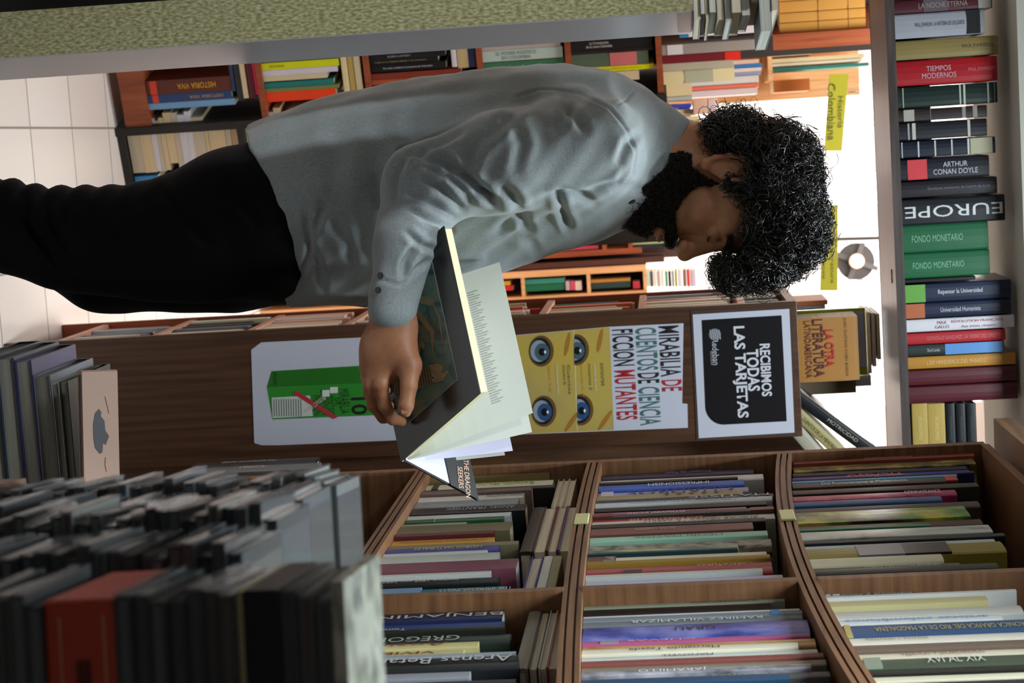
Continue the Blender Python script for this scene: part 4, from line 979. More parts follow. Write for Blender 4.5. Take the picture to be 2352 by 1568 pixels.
def on_cover(pts,hx,nm):
    w_=n3(np.cross(u,v)); w_=w_*(-1 if w_[1]>0 else 1)
    base=p0 if np.dot(w_,np.cross(u,v))<0 else p0+np.cross(u,v)*.024
    P=[base+u*(x*LL)+v*(y*HH)+w_*.0008 for x,y in pts]; mk(nm,P,[list(range(len(P)))],mat(hx),o)
on_cover([(.32,.45),(.36,.33),(.45,.28),(.55,.28),(.64,.32),(.69,.45),(.68,.52),(.6,.55),(.62,.62),(.55,.72),(.5,.62),(.42,.6),(.38,.5),(.35,.52)],'#2b2b33','silhouette_picture')
on_cover([(.22,.62),(.30,.68),(.36,.72),(.36,.74),(.30,.70),(.22,.64)],'#8a3f34','red_mark'); on_cover([(.72,.60),(.78,.58),(.84,.62),(.84,.64),(.78,.60),(.72,.62)],'#8a3f34','red_mark')
# ---------------- counter with stacks of disc cases ----------------
CL=bpy.data.materials.new('clear_plastic'); CL.use_nodes=True; b=CL.node_tree.nodes['Principled BSDF']; b.inputs['Base Color'].default_value=(.10,.11,.115,1); b.inputs['Roughness'].default_value=.12; b.inputs['Alpha'].default_value=.3; b.inputs['Specular IOR Level'].default_value=.6
TRAY=[mat(c,.35,.2,20) for c in ('#15161a','#1d1f24','#26282d','#34363a','#0f1012')]+[mat('#8f9494',.4,.2,20),mat('#5c6468',.4,.2,20),mat('#b4b8ae',.4,.1)]
def case_proto():
    o=box('disc_case',[(0,.142,0,.125,0,.0012),(0,.142,0,.125,.0090,.0102),(0,.0012,0,.125,.0012,.0090),(.1408,.142,0,.125,.0012,.0090),(.0012,.1408,.1238,.125,.0012,.0090),(.0012,.1408,0,.0012,.0012,.0090)],CL)
    return o
P0=case_proto(); P0me=P0.data; trays=[]
for m in TRAY:
    me=bpy.data.meshes.new('tray'); V,F=bx((.0020,.1400,.0020,.123,.0014,.0088)); me.from_pydata(V,[],F); me.materials.append(m); trays.append(me)
bk_=bpy.data.meshes.new('inlay'); V,F=bx((.004,.138,.0014,.0018,.0024,.0076)); bk_.from_pydata(V,[],F)
inl=[]
for hx in ('#26282c','#3a3c42','#8c9090','#5a3a34','#6a6f78'):
    me=bk_.copy(); me.materials.append(mat(hx,.4)); inl.append(me)
tp_=bpy.data.meshes.new('booklet'); V,F=bx((.012,.139,.002,.123,.00885,.00895)); tp_.from_pydata(V,[],F)
bkl=[]
for hx in ('#6a6458','#4a4f58','#8a8c84','#3a3430','#5a6450','#6c5048'):
    me=tp_.copy(); me.materials.append(mat(hx,.4)); bkl.append(me)
bpy.data.objects.remove(P0)
def disc(M,label,group,ti):
    o=rawobj('disc_case',P0me,None,M); tag(o,label,'disc case',group)
    rawobj('tray',trays[ti],o,M); rawobj('inlay',inl[R_.randrange(5)],o,M); rawobj('booklet',bkl[R_.randrange(6)],o,M)
ZC=.84
YEND=1.80
tag(box('counter',[(.112,.385,.8,YEND,ZC-.03,ZC),(.115,.15,.84,.88,0,ZC-.03),(.33,.37,.84,.88,0,ZC-.03),(.115,.15,YEND-.08,YEND-.04,0,ZC-.03),(.33,.37,YEND-.08,YEND-.04,0,ZC-.03)],WOOD,None,T4((0,0,0))),'counter in the foreground under the stacks of disc cases','counter')
# (y, left x, items from the bottom up) ; heights follow the photo
def stack(Y,X,ztop_,name,special=(),dark=.8,j=.004):
    z=ZC+.0006; n=0
    while z+.0104<ztop_:
        sp=[s for s in special if s[0]<=z<s[0]+.0103]
        if sp:
            _,t,hx,lb,w_,d_,pgm=sp[0]
            M=frame((X+R_.uniform(-.002,.002),Y,z),(1,0,0),(0,1,0),Z)
            if hx=='red':
                o=tag(box('box',(0,.150,0,.13,0,t-.0008),mat('#a03420',.5,.15,30),None,M,.002),lb,'box'); box('lid',(.001,.149,.001,.129,t-.0008,t-.0002),mat('#7a6848',.6,.3,12),o,M)
                for (a_,b_) in ((.036,.062),(.070,.092)): box('dark_lettering',(a_,b_,-.0006,0,t*.42,t*.62),mat('#4a120e'),o,M)
                for xx in (.012,.022): box('pale_line',(.01,.14,-.0006,0,t*(.2 if xx<.02 else .82),t*(.23 if xx<.02 else .85)),mat('#b07a60'),o,M)
            else:
                o=tag(box('box',(0,w_,0,d_,0,t-.0008),mat(hx,.4,.1),None,M,.0008),lb,'box')
            z+=t; continue
        a_=R_.uniform(-.05,.05)
        M=T4((X+R_.uniform(-j,j),Y+R_.uniform(-j,j),z))@np.array(Matrix.Rotation(a_*.5,4,'Z'))
        ti=R_.randrange(5) if R_.random()<dark else 5+R_.randrange(3)
        disc(M,'disc case in the %s stack of disc cases on the counter'%name,'disc cases in the %s stack'%name,ti); z+=.0104; n+=1
    return z
F_=1.05
zz_=lambda ix:1.5-(1577-ix)/4000.
ze=stack(F_,.137,zz_(528),'front dark-spined',[(zz_(22),.043,'red','thick red box with dark lettering in the front stack of disc cases',.15,.13,0)])
def item(z,t,hx,lb,x=.137,w_=.148,d_=.13,Y=F_,cat='box'):
    M=frame((x,Y,z),(1,0,0),(0,1,0),Z); return tag(box('box' if cat=='box' else 'booklet',(0,w_,0,d_,0,t-.0006),mat(hx,.4,.12,30),None,M,.0006),lb,cat)
item(ze,.004,'#8f8a68','thin beige card lying above the dark disc cases in the front stack',cat='card'); ze+=.004
item(ze,.021,'#131218','thick black box lying above the beige card in the front stack'); ze+=.021
for i in range(3):
    M=T4((.137+.003*i,F_+.002,ze)); disc(M,['lowest','middle','topmost'][i]+' clear-edged disc case above the thick black box','clear disc cases topping the front stack',[6,5,5,7][i]); ze+=.0104
ARTM=ramp_mat('printed_cover_edge',['#2f3a36','#7c8272','#b0b4a4','#4a5450'],scale=(12,12,30),ts=2,rough=.3)
o=tag(box('box',(0,.148,0,.13,0,.008),ARTM,None,frame((.134,F_,ze),(1,0,0),(0,1,0),Z),.0006),'pale printed slipcase lying topmost on the front stack','box')
stack(1.205,.126,1.5-(1567-560)/3480.,'second',j=.007)
stack(1.36,.118,1.5-(1562-640)/3090.,'third',j=.008)
stack(1.515,.122,1.5-(1560-700)/2770.,'fourth',dark=.5,j=.008)
stack(1.67,.118,1.5-(1560-770)/2510.,'fifth',dark=.4,j=.008)
# second group of cases at the bottom edge, further right
rk=tag(box('small_rack',[(.272,.384,1.555,1.69,ZC+.0005,1.06)],mat('#4a3a2c',.5),None,None),'small wooden rack on the counter behind the stacks','rack')
z=1.0602
zt2=1.5-(1588-1478)/2690.
X2=W(1300,1502,1.56)[0]
n=0
while z+.0104<zt2:
    if n<14: disc(T4((X2+R_.uniform(-.003,.003)+(.0 if n>2 else .0),1.56+R_.uniform(-.003,.003),z)),'pale-edged disc case in the stack at the bottom edge of the photo','pale disc cases in the stack at the bottom edge',R_.choice((5,6,5,7,3)))
    z+=.0104; n+=1
# ---------------- signed-distance modelling: one continuous skin per body or garment ----------------
def smin(a,b,k):
    if k<=0: return np.minimum(a,b)
    h=np.maximum(k-np.abs(a-b),0)/k; return np.minimum(a,b)-h*h*k*.25
def smax(a,b,k): return -smin(-a,-b,k)
class SDF:
    def __init__(s): s.pr=[]   # (op,k,fn)
    def add(s,fn,k=.02,op='u'): s.pr.append((op,k,fn)); return s
    def cone(s,a,b,ra,rb,k=.02,op='u',sc=None,ax=None):
        """round cone from a to b; sc squashes space along axis ax (unit vector)"""
        a=np.asarray(a,float); b=np.asarray(b,float); ab=b-a; L2=max(float(ab@ab),1e-9)
        if sc is None:
            def f(p):
                t=np.clip((p-a)@ab/L2,0,1); return np.linalg.norm(p-a-t[...,None]*ab,axis=-1)-(ra+(rb-ra)*t)
        else:
            ax=n3(ax)
            def S(q): return q-ax*((q@ax)*(1-1/sc))[...,None]
            ab2=S(ab[None])[0]; L3=max(float(ab2@ab2),1e-9)
            def f(p):
                q=S(p-a); t=np.clip(q@ab2/L3,0,1); return np.linalg.norm(q-t[...,None]*ab2,axis=-1)-(ra+(rb-ra)*t)
        return s.add(f,k,op)
    def ell(s,c,R,r,k=.02,op='u'):
        """ellipsoid centre c, axes = columns of R, radii r"""
        c=np.asarray(c,float); R=np.asarray(R,float); r=np.asarray(r,float)
        def f(p):
            q=(p-c)@R; k0=np.linalg.norm(q/r,axis=-1); k1=np.linalg.norm(q/(r*r),axis=-1)+1e-9; return k0*(k0-1)/k1
        return s.add(f,k,op)
    def chain(s,pts,k=.02,sc=None,ax=None):
        for (a,ra),(b,rb) in zip(pts,pts[1:]): s.cone(a,b,ra,rb,k,'u',sc,ax)
        return s
    def ev(s,p,idx=None):
        d=None
        for i,(op,k,f) in enumerate(s.pr):
            if idx is not None and i not in idx: continue
            v=f(p)
            if d is None: d=v if op=='u' else np.full(v.shape,1.)
            elif op=='u': d=smin(d,v,k)
            elif op=='s': d=smax(d,-v,k)
            elif op=='i': d=smax(d,v,k)
        return d
    def mesh(s,lo,hi,h):
        B=14; lo=np.asarray(lo,float); hi=np.asarray(hi,float); nb=np.ceil((hi-lo)/(B*h)).astype(int)
        g=np.stack(np.meshgrid(*[np.arange(n) for n in nb],indexing='ij'),-1).reshape(-1,3)
        cen=lo+(g+.5)*B*h; rad=B*h*.87
        vals=np.stack([f(cen) for (_,_,f) in s.pr],-1)
        tot=s.ev(cen); keep=np.abs(tot)<rad*1.7+.01
        corner=np.array([[i,j,k] for i in (0,1) for j in (0,1) for k in (0,1)])
        verts=[];keys=[];quads=[]
        lg=np.stack(np.meshgrid(*[np.arange(B+1)]*3,indexing='ij'),-1)
        KM=np.int64(1<<20)
        key=lambda c:(c[...,0].astype(np.int64)*KM+c[...,1])*KM+c[...,2]
        for bi in np.nonzero(keep)[0]:
            base=g[bi]*B; P=lo+(base+lg)*h
            um=min(vals[bi][i] for i,(op,_,_) in enumerate(s.pr) if op=='u')
            idx={i for i,(op,k,_) in enumerate(s.pr) if (vals[bi][i]<um+2.6*rad+k+.03 if op=='u' else (vals[bi][i]<2.2*rad+k+.02 if op=='s' else True))}
            D=s.ev(P,idx)
            if D.min()>0 or D.max()<0: continue
            ins=D<0
            c8=np.stack([ins[i:i+B,j:j+B,k:k+B] for i,j,k in corner],-1); act=c8.any(-1)&~c8.all(-1)
            ci=np.argwhere(act)
            d8=np.stack([D[i:i+B,j:j+B,k:k+B] for i,j,k in corner],-1)[act]
            sm=np.zeros((len(ci),3)); cnt=np.zeros(len(ci))
            for a in range(8):
                for ax in range(3):
                    if corner[a][ax]==0:
                        b=a+(4,2,1)[ax]; da,db=d8[:,a],d8[:,b]; cr=(da<0)!=(db<0); t=np.where(cr,da/(da-db+1e-12),0)
                        pt=np.tile(corner[a].astype(float),(len(ci),1)); pt[:,ax]+=t; sm[cr]+=pt[cr]; cnt+=cr
            verts.append(lo+(base+ci+sm/cnt[:,None])*h); keys.append(key(base+ci+8))
            for ax in range(3):
                o1,o2=[(1,2),(2,0),(0,1)][ax]
                sl0=[slice(0,B)]*3; sl1=[slice(0,B)]*3; sl1[ax]=slice(1,B+1)
                A=ins[tuple(sl0)]; C=ins[tuple(sl1)]; e=np.argwhere(A!=C)
                if not len(e): continue
                fl=A[e[:,0],e[:,1],e[:,2]]
                cc=base+e+8; u=np.zeros(3,int); v=np.zeros(3,int); u[o1]=1; v[o2]=1
                q=np.stack([key(cc-u-v),key(cc-v),key(cc),key(cc-u)],-1)
                q[~fl]=q[~fl][:,::-1]; quads.append(q)
        V=np.concatenate(verts); K=np.concatenate(keys); Q=np.concatenate(quads)
        o=np.argsort(K); Ks=K[o]; pos=np.searchsorted(Ks,Q); pos=np.clip(pos,0,len(Ks)-1); ok=(Ks[pos]==Q).all(1)
        return V,o[pos[ok]].astype(np.int32)
def vnormals(V,F):
    a,b,c,d=V[F[:,0]],V[F[:,1]],V[F[:,2]],V[F[:,3]]; fn=np.cross(c-a,d-b); N=np.zeros_like(V)
    for i in range(4): np.add.at(N,F[:,i],fn)
    return N/(np.linalg.norm(N,axis=1,keepdims=True)+1e-12)
def smoothm(V,F,n=2,l=.5):
    for _ in range(n):
        S=np.zeros_like(V); C=np.zeros(len(V))
        for i in range(4):
            j=(i+1)%4; np.add.at(S,F[:,i],V[F[:,j]]); np.add.at(C,F[:,i],1); np.add.at(S,F[:,j],V[F[:,i]]); np.add.at(C,F[:,j],1)
        V=V+(S/np.maximum(C,1)[:,None]-V)*l
    return V
def projv(V):
    v=V-CAM; k=F_PX/(v@FW); return np.stack([1176+(v@CX)*k,784+(v@CY)*k],-1)
def segd(P,a,b):
    a=np.array(a,float); b=np.array(b,float); ab=b-a; t=np.clip((P-a)@ab/(ab@ab),0,1); return np.linalg.norm(P-a-t[:,None]*ab,axis=1),t
def folds(V,F,lines,seg=None):
    """lines: (points in photo pixels, width px, depth m) -- a crease with raised lips, pressed into the near side of the cloth"""
    N=vnormals(V,F); P=projv(V); disp=np.zeros(len(V)); face=np.clip(-N[:,1]*1.6+.1,0,1)
    for pts,wd,dp in lines:
        wd*=.85
        L=[math.dist(a,b) for a,b in zip(pts,pts[1:])]; T=sum(L); best=np.full(len(V),1e9); bt=np.zeros(len(V)); acc=0
        for (a,b),l in zip(zip(pts,pts[1:]),L):
            d,t=segd(P,a,b); m=d<best; best[m]=d[m]; bt[m]=(acc+t[m]*l)/T; acc+=l
        env=np.sin(np.clip(bt,0,1)*math.pi)**.5*.85+.15
        x=best/wd
        disp+=dp*env*(-np.exp(-x*x)+.36*np.exp(-((x-1.9)/.9)**2))
    return V+N*(disp*face)[:,None]
# ---------------- the man: key points from the photo ----------------
YM=2.95   # his median plane
def q(ix,iy,Y=YM): return W(ix,iy,Y)
PX=4200/YM
ex=np.array([1.,0,0]); ey=np.array([0,1.,0])
MAN=empty('person',T4((q(600,520)[0],YM,0)))
tag(MAN,'man with black curly hair and beard in a grey shirt reading a large open book','person')
# head frame
HP=math.radians(19); HY=math.radians(-7); HS=1.07
f0=np.array([math.cos(HP),0,-math.sin(HP)]); u0=np.array([math.sin(HP),0,math.cos(HP)])
RY=np.array([[math.cos(HY),-math.sin(HY),0],[math.sin(HY),math.cos(HY),0],[0,0,1]])
HF=RY@f0; HU=RY@u0; HL=np.cross(HU,HF); HR=np.stack([HF,HL,HU],1)
HC=q(1664,390,YM-.075)+HL*.078*HS
def hp(x,y,z): return HC+HR@(np.array([x,y,z])*HS)
def HE(S,c,r,k=.012,op='u',rot=None):
    R=HR if rot is None else HR@rot
    S.ell(hp(*c),R,np.array(r)*HS,k,op)
def HCn(S,a,b,ra,rb,k=.01,op='u'): S.cone(hp(*a),hp(*b),ra*HS,rb*HS,k,op)
def rotY(a): c,s=math.cos(a),math.sin(a); return np.array([[c,0,s],[0,1,0],[-s,0,c]])
B=SDF()
HE(B,(-.010,0,.047),(.100,.077,.090),.02)
HE(B,(.050,0,.030),(.050,.060,.052),.03)
HE(B,(.045,0,-.035),(.048,.050,.055),.03)
for s in (-1,1):
    HCn(B,(-.002,s*.058,-.030),(.030,s*.044,-.078),.016,.015,.03); HCn(B,(.030,s*.044,-.078),(.076,s*.012,-.094),.015,.015,.03)
    HE(B,(.060,s*.040,-.018),(.022,.020,.016),.024)
    HCn(B,(.086,s*.016,.030),(.078,s*.050,.026),.009,.008,.014)
HE(B,(.080,0,-.092),(.018,.022,.016),.02)
HE(B,(.080,0,-.060),(.026,.032,.024),.02)
for s in (-1,1):
    HE(B,(.104,s*.034,.014),(.017,.018,.011),.010,'s')
    HE(B,(.0835,s*.032,.012),(.0135,.0150,.0120),.003)
    HCn(B,(.0970,s*.023,.0065),(.0940,s*.043,.0055),.0018,.0016,.002)
HCn(B,(.088,0,.024),(.112,0,-.026),.0105,.0140,.010); HCn(B,(.096,0,.018),(.121,0,-.022),.0068,.0085,.008); HE(B,(.1225,0,-.026),(.0110,.0110,.0100),.008)
for s in (-1,1): HE(B,(.114,s*.0125,-.030),(.0105,.0075,.0075),.006); HE(B,(.115,s*.0075,-.0400),(.0050,.0030,.0028),.002,'s')
HE(B,(.106,0,-.055),(.008,.024,.0065),.008); HE(B,(.103,0,-.069),(.009,.021,.0075),.006); HCn(B,(.113,-.02,-.0620),(.113,.02,-.0620),.0012,.0012,.003,'s')
for s in (-1,1):  # ears
    rr=rotY(-.15)
    HE(B,(-.004,s*.078,.004),(.017,.006,.029),.010,'u',rr)
    E_=[(-.002,-.030),(-.012,-.018),(-.021,.002),(-.022,.020),(-.014,.033),(.000,.036),(.010,.028),(.012,.016)]
    for a,b in zip(E_,E_[1:]): HCn(B,(a[0],s*.086,a[1]),(b[0],s*.086,b[1]),.0042,.0042,.004)
    HE(B,(.001,s*.083,-.028),(.008,.005,.009),.006)
    HE(B,(.000,s*.089,.006),(.009,.006,.018),.004,'s')
    HE(B,(.012,s*.084,.000),(.004,.004,.007),.004)
nb=q(1510,365); nt_=hp(-.030,0,-.020)
B.cone(nb,nt_,.064,.056,.03); B.cone(hp(.01,0,-.07),q(1500,440),.040,.036,.03)
# core of the trunk and limbs, hidden in the clothes
TR=[(q(1500,362),.062),(q(1400,355),.095),(q(1250,385),.105),(q(1000,440),.100),(q(760,480),.100),(q(640,520),.105)]
B.chain(TR,.04,1.25,ey)
SHR=(q(1365,345,YM-.165)); ELR=q(965,440,YM-.255); WRR=q(905,716,YM-.305)
SHL=(q(1365,345,YM+.165)); ELL=q(985,470,YM+.22); WRL=q(960,720,YM-.03)
B.cone(SHR,ELR,.050,.038,.03); B.cone(ELR,WRR,.038,.0255,.02); B.cone(SHL,ELL,.050,.038,.03); B.cone(ELL,WRL,.038,.026,.02)
LG={'n':[(q(640,520,YM-.09),.085),(q(400,556,YM-.10),.072),(q(180,556,YM-.10),.055),(q(0,520,YM-.10),.050),(q(-260,500,YM-.10),.048),(np.array([q(-480,500,YM-.1)[0],YM-.10,.09]),.036)],
    'f':[(q(640,535,YM+.09),.085),(q(420,575,YM+.09),.068),(q(225,604,YM+.08),.050),(q(0,526,YM+.08),.042),(np.array([q(-480,510,YM)[0],YM+.08,.09]),.036)]}
for k in LG: B.chain(LG[k],.03)
# ---- right hand (near): palm lies on the cover, thumb over it, four fingers round the spine
YH=YM-.305
def hq(ix,iy,dy=0): return W(ix,iy,YH+dy)
def hand_right(S):
    S.cone(hq(905,716),hq(900,752,.002),.0265,.028,.02,'u',.72,ey)
    S.cone(hq(900,752,.002),hq(884,800,.004),.029,.0335,.02,'u',.62,ey); S.cone(hq(918,760),hq(905,825,.0),.022,.020,.02,'u',.8,ey)
    S.cone(hq(884,800,.004),hq(872,842,.010),.0335,.030,.02,'u',.60,ey)
    # fingers: index nearest the thumb, then behind it in depth and lower
    FG=[[(888,838,.000),(874,882,-.004),(884,932,.004),(902,962,.018),(922,968,.034)],
        [(868,842,.008),(853,884,.006),(858,930,.018),(880,958,.034),(905,958,.048)],
        [(858,830,.020),(846,866,.022),(849,905,.034),(868,930,.048),(895,932,.060)],
        [(856,812,.030),(847,840,.034),(852,872,.044),(868,892,.056),(890,896,.064)]]
    RR=[(.0118,.0105,.0096,.0088,.0078),(.0120,.0108,.0098,.0088,.0078),(.0112,.0100,.0092,.0084,.0074),(.0100,.0088,.0080,.0074,.0066)]
    for fg,rr in zip(FG,RR):
        P=[hq(*a) for a in fg]
        for i in range(4): S.cone(P[i],P[i+1],rr[i],rr[i+1],.010 if i==0 else .0045)
        S.ell(P[1],np.eye(3),[rr[1]*1.12]*3,.004)
    T_=[(922,790,-.004),(940,838,-.010),(940,885,-.018),(933,930,-.020),(931,945,-.019)]; TR_=(.0185,.0140,.0120,.0112,.0088)
    P=[hq(*a) for a in T_]
    for i in range(4): S.cone(P[i],P[i+1],TR_[i],TR_[i+1],.014 if i==0 else .004)
    S.cone(hq(905,800,.0),P[1],.02,.014,.02)
hand_right(B)
# ---- left hand (far side, under the second cover)
YL=YM-.10
def lq(ix,iy,dy=0): return W(ix,iy,YL+dy)
B.cone(WRL,lq(945,745),.026,.028,.02); B.cone(lq(945,745),lq(930,820),.030,.032,.02,'u',.6,ey)
for i in range(4):
    a=lq(905+16*i,838-6*i,.0); b=lq(900+17*i,890-8*i,.008); c=lq(905+17*i,930-10*i,.006); d=lq(915+17*i,955-12*i,-.004)
    B.cone(a,b,.0105,.0098,.008); B.cone(b,c,.0098,.0090,.004); B.cone(c,d,.0090,.0078,.004)
B.cone(lq(965,780),lq(990,835,-.012),.016,.013,.012); B.cone(lq(990,835,-.012),lq(1005,875,-.022),.013,.010,.004)
V,Fq=B.mesh((-.62,YM-.40,.02),(.32,YM+.36,1.78),.0026)
V=smoothm(V,Fq,1,.4)
SKIN=bpy.data.materials.new('brown_skin'); SKIN.use_nodes=True; nt=SKIN.node_tree; b=nt.nodes['Principled BSDF']
b.inputs['Roughness'].default_value=.5; b.inputs['Subsurface Weight'].default_value=.08; b.inputs['Subsurface Scale'].default_value=.01; b.inputs['Subsurface Radius'].default_value=(1,.35,.2)
tc=nt.nodes.new('ShaderNodeTexCoord'); no=nt.nodes.new('ShaderNodeTexNoise'); no.inputs['Scale'].default_value=22; no.inputs['Detail'].default_value=5; nt.links.new(tc.outputs['Object'],no.inputs[0])
r=nt.nodes.new('ShaderNodeValToRGB'); r.color_ramp.elements[0].position=.3; r.color_ramp.elements[0].color=lin('#9a6648'); r.color_ramp.elements[1].position=.7; r.color_ramp.elements[1].color=lin('#b9825f'); nt.links.new(no.outputs[0],r.inputs[0]); nt.links.new(r.outputs[0],b.inputs['Base Color'])
n2=nt.nodes.new('ShaderNodeTexNoise'); n2.inputs['Scale'].default_value=420; nt.links.new(tc.outputs['Object'],n2.inputs[0]); bp=nt.nodes.new('ShaderNodeBump'); bp.inputs['Strength'].default_value=.25; bp.inputs['Distance'].default_value=.001; nt.links.new(n2.outputs[0],bp.inputs['Height']); nt.links.new(bp.outputs[0],b.inputs['Normal'])
body=mk('body',V,Fq,SKIN,MAN,smooth=True); BV,BF=V,Fq
# thumb nail, eyebrows, lashes, lips
NAIL=mat('#b58a74',.3)
tn=hq(931,940,-.0285); mk('thumb_nail',*bx((-.0055,.0055,-.0006,.0006,-.0060,.0060)),NAIL,MAN,frame(tn,Z,n3((0.0,1,-.0)),n3(np.cross(Z,(0,1,0)))),local=True)
def strip(name,pts,r,m,n=6): V_,F_=tube([hp(*p) for p in pts],[x*HS for x in r],n); return mk(name,V_,F_,m,MAN,smooth=True)
HAIRM=bpy.data.materials.new('black_hair'); HAIRM.use_nodes=True; b=HAIRM.node_tree.nodes['Principled BSDF']; b.inputs['Base Color'].default_value=lin('#16130f'); b.inputs['Roughness'].default_value=.32; b.inputs['Specular IOR Level'].default_value=.7
LOCB=(BV-HC)@HR/HS
def surf(y,z,e=0.):
    m=(np.abs(LOCB[:,1]-y)<.004)&(np.abs(LOCB[:,2]-z)<.004); return (LOCB[m,0].max() if m.any() else .09)+e
for s in (-1,1):
    V_=[];F_=[]
    for i in range(420):
        t=R_.random(); y=s*(.012+.044*t); z=.0315+.0060*math.sin(t*2.2)-.004*t+R_.uniform(-.0055,.0055)*(1-.4*t); x=surf(y,z,.0004)
        p=hp(x,y,z); e=p+HR@np.array([.002,s*.006,.002+R_.uniform(-.001,.002)])*HS
        a,c=tube([p,e],[.0010,.0004],4); n=len(V_); V_+=list(a); F_+=[tuple(n+k for k in f) for f in c]
    mk('eyebrow',V_,F_,HAIRM,MAN)
    pts=[(surf(s*(.020+.026*t),.0050-.002*math.sin(t*3.1),.0006),s*(.020+.026*t),.0050-.002*math.sin(t*3.1)) for t in (0,.2,.4,.6,.8,1)]
    strip('eyelashes',pts,[.0006,.0015,.0019,.0019,.0016,.0008],HAIRM)
    pts=[(surf(s*(.020+.026*t),.0170+.002*math.sin(t*3.1),-.0002),s*(.020+.026*t),.0170+.002*math.sin(t*3.1)) for t in (0,.25,.5,.75,1)]
    strip('lid_crease',pts,[.0003,.0006,.0007,.0006,.0003],mat('#4a2c20'))
LIPM=mat('#9a5e52',.4)
strip('lower_lip',[(.106,-.017,-.067),(.1115,0,-.068),(.106,.017,-.067)],[.003,.0048,.003],LIPM,8)
# ---------------- curls ----------------
def curls(name,N,sampler,r0,r1,rt,turns,seed,parent,m,ln=(.5,1.0)):
    rng=np.random.RandomState(seed); VV=[];FF=[];nv=0
    for _ in range(N):
        c,nrm=sampler(rng)
        if c is None: continue
        ax=rng.normal(size=3); ax=n3(ax+nrm*rng.uniform(0,.9)); u=n3(np.cross(ax,rng.normal(size=3))); v=np.cross(ax,u)
        R=rng.uniform(r0,r1); tn=rng.uniform(*turns); L=R*tn*rng.uniform(*ln); n=int(9*tn)+3
        t=np.linspace(0,1,n); th=t*tn*2*math.pi; Rt=R*(1-.25*t)
        P=c+Rt[:,None]*(np.cos(th)[:,None]*u+np.sin(th)[:,None]*v)+ax*(t*L-L*.4)[:,None]
        T=np.gradient(P,axis=0); T/=np.linalg.norm(T,axis=1,keepdims=True)
        a1=np.cross(T,ax); a1/=np.linalg.norm(a1,axis=1,keepdims=True)+1e-9; a2=np.cross(T,a1)
        rr=rt*rng.uniform(.7,1.3)*(1-.6*t)
        ring=np.stack([P+(math.cos(k*math.pi/2)*a1+math.sin(k*math.pi/2)*a2)*rr[:,None] for k in range(4)],1).reshape(-1,3)
        i=np.arange(n-1)[:,None]*4; k=np.arange(4)[None]; k2=(k+1)%4
        FF.append((np.stack([i+k,i+k2,i+4+k2,i+4+k],-1).reshape(-1,4)+nv)); VV.append(ring); nv+=len(ring)
    return mk(name,np.concatenate(VV),np.concatenate(FF).astype(np.int32),m,parent,smooth=True)
# hair volume: lobes placed on the skull (head frame)
def PXY(ix,iy,dy=0): return q(ix,iy,YM+dy)
LOB=[(PXY(1765,440,.00),(.088,.112,.108)),(PXY(1690,345,.0),(.062,.095,.062)),(PXY(1800,520,.0),(.072,.092,.078)),(PXY(1740,590,.0),(.068,.082,.052)),(PXY(1662,322,.01),(.036,.07,.036)),(PXY(1683,628,-.012),(.030,.055,.026)),(PXY(1780,370,.0),(.07,.095,.06))]
# radii given along (vertical, depth, horizontal)
HB=SDF()
for c,(rv,rd,rh) in LOB: HB.ell(c,np.eye(3),(rh*.78,rd*.84,rv*.78),.02)
FACE_C=hp(.095,0,-.022)
EARC=hp(-.004,-.09,.002)
HB.ell(FACE_C,HR,np.array((.075,.10,.078))*HS,.012,'s')
HB.ell(hp(.075,0,-.055),HR,np.array((.078,.10,.075))*HS,.012,'s')
HB.ell(EARC,HR,np.array((.026,.04,.036))*HS,.008,'s')
Vh,Fh=HB.mesh((-.35,YM-.2,1.4),(.15,YM+.2,1.82),.0045)
Vh=smoothm(Vh,Fh,2)
rngn=np.random.RandomState(3); Nh=vnormals(Vh,Fh)
Vh+=Nh*(.004*np.sin(Vh[:,0]*190)*np.sin(Vh[:,2]*210+1)*np.sin(Vh[:,1]*170))[:,None]
hair=mk('hair',Vh,Fh,HAIRM,MAN,smooth=True)
def samp(rng):
    for _ in range(30):
        i=rng.choice(len(LOB),p=np.array([.26,.13,.17,.17,.07,.07,.13])); c,(rv,rd,rh)=LOB[i]; d=n3(rng.normal(size=3)); s=rng.uniform(.82,1.05)
        P=c+d*np.array([rh,rd,rv])*s
        e=(P-EARC)@HR/HS
        if e[1]<.03 and abs(e[0])<.020 and -.040<e[2]<.030: continue
        f=(P-HC)@HR/HS
        if f[0]>.030 and f[2]<.033+(f[0]-.04)*.5 and f[0]<.115: 
            continue
        if f[0]>.015 and f[2]<.018 : continue
        if f[2]<-.055: continue
        dd=min(np.linalg.norm((P-c2)/np.array([b2[2],b2[1],b2[0]])) for c2,b2 in LOB)
        if dd<.76: continue
        return P,d
    return None,None
curls('curls',4300,samp,.0060,.0145,.00095,(1.2,3.0),11,hair,HAIRM)
def samp2(rng):
    P,d=samp(rng)
    if P is None: return P,d
    return P+d*rng.uniform(.004,.016),d
curls('loose_curls',520,samp2,.007,.016,.0005,(.8,2.0),12,hair,HAIRM,(.5,1.4))
def samp3(rng):
    P=hp(rng.uniform(.006,.026),-rng.uniform(.074,.088),rng.uniform(.004,.038)); return P,-HL
curls('sideburn_curls',110,samp3,.0035,.0075,.0007,(1,2.4),13,hair,HAIRM)
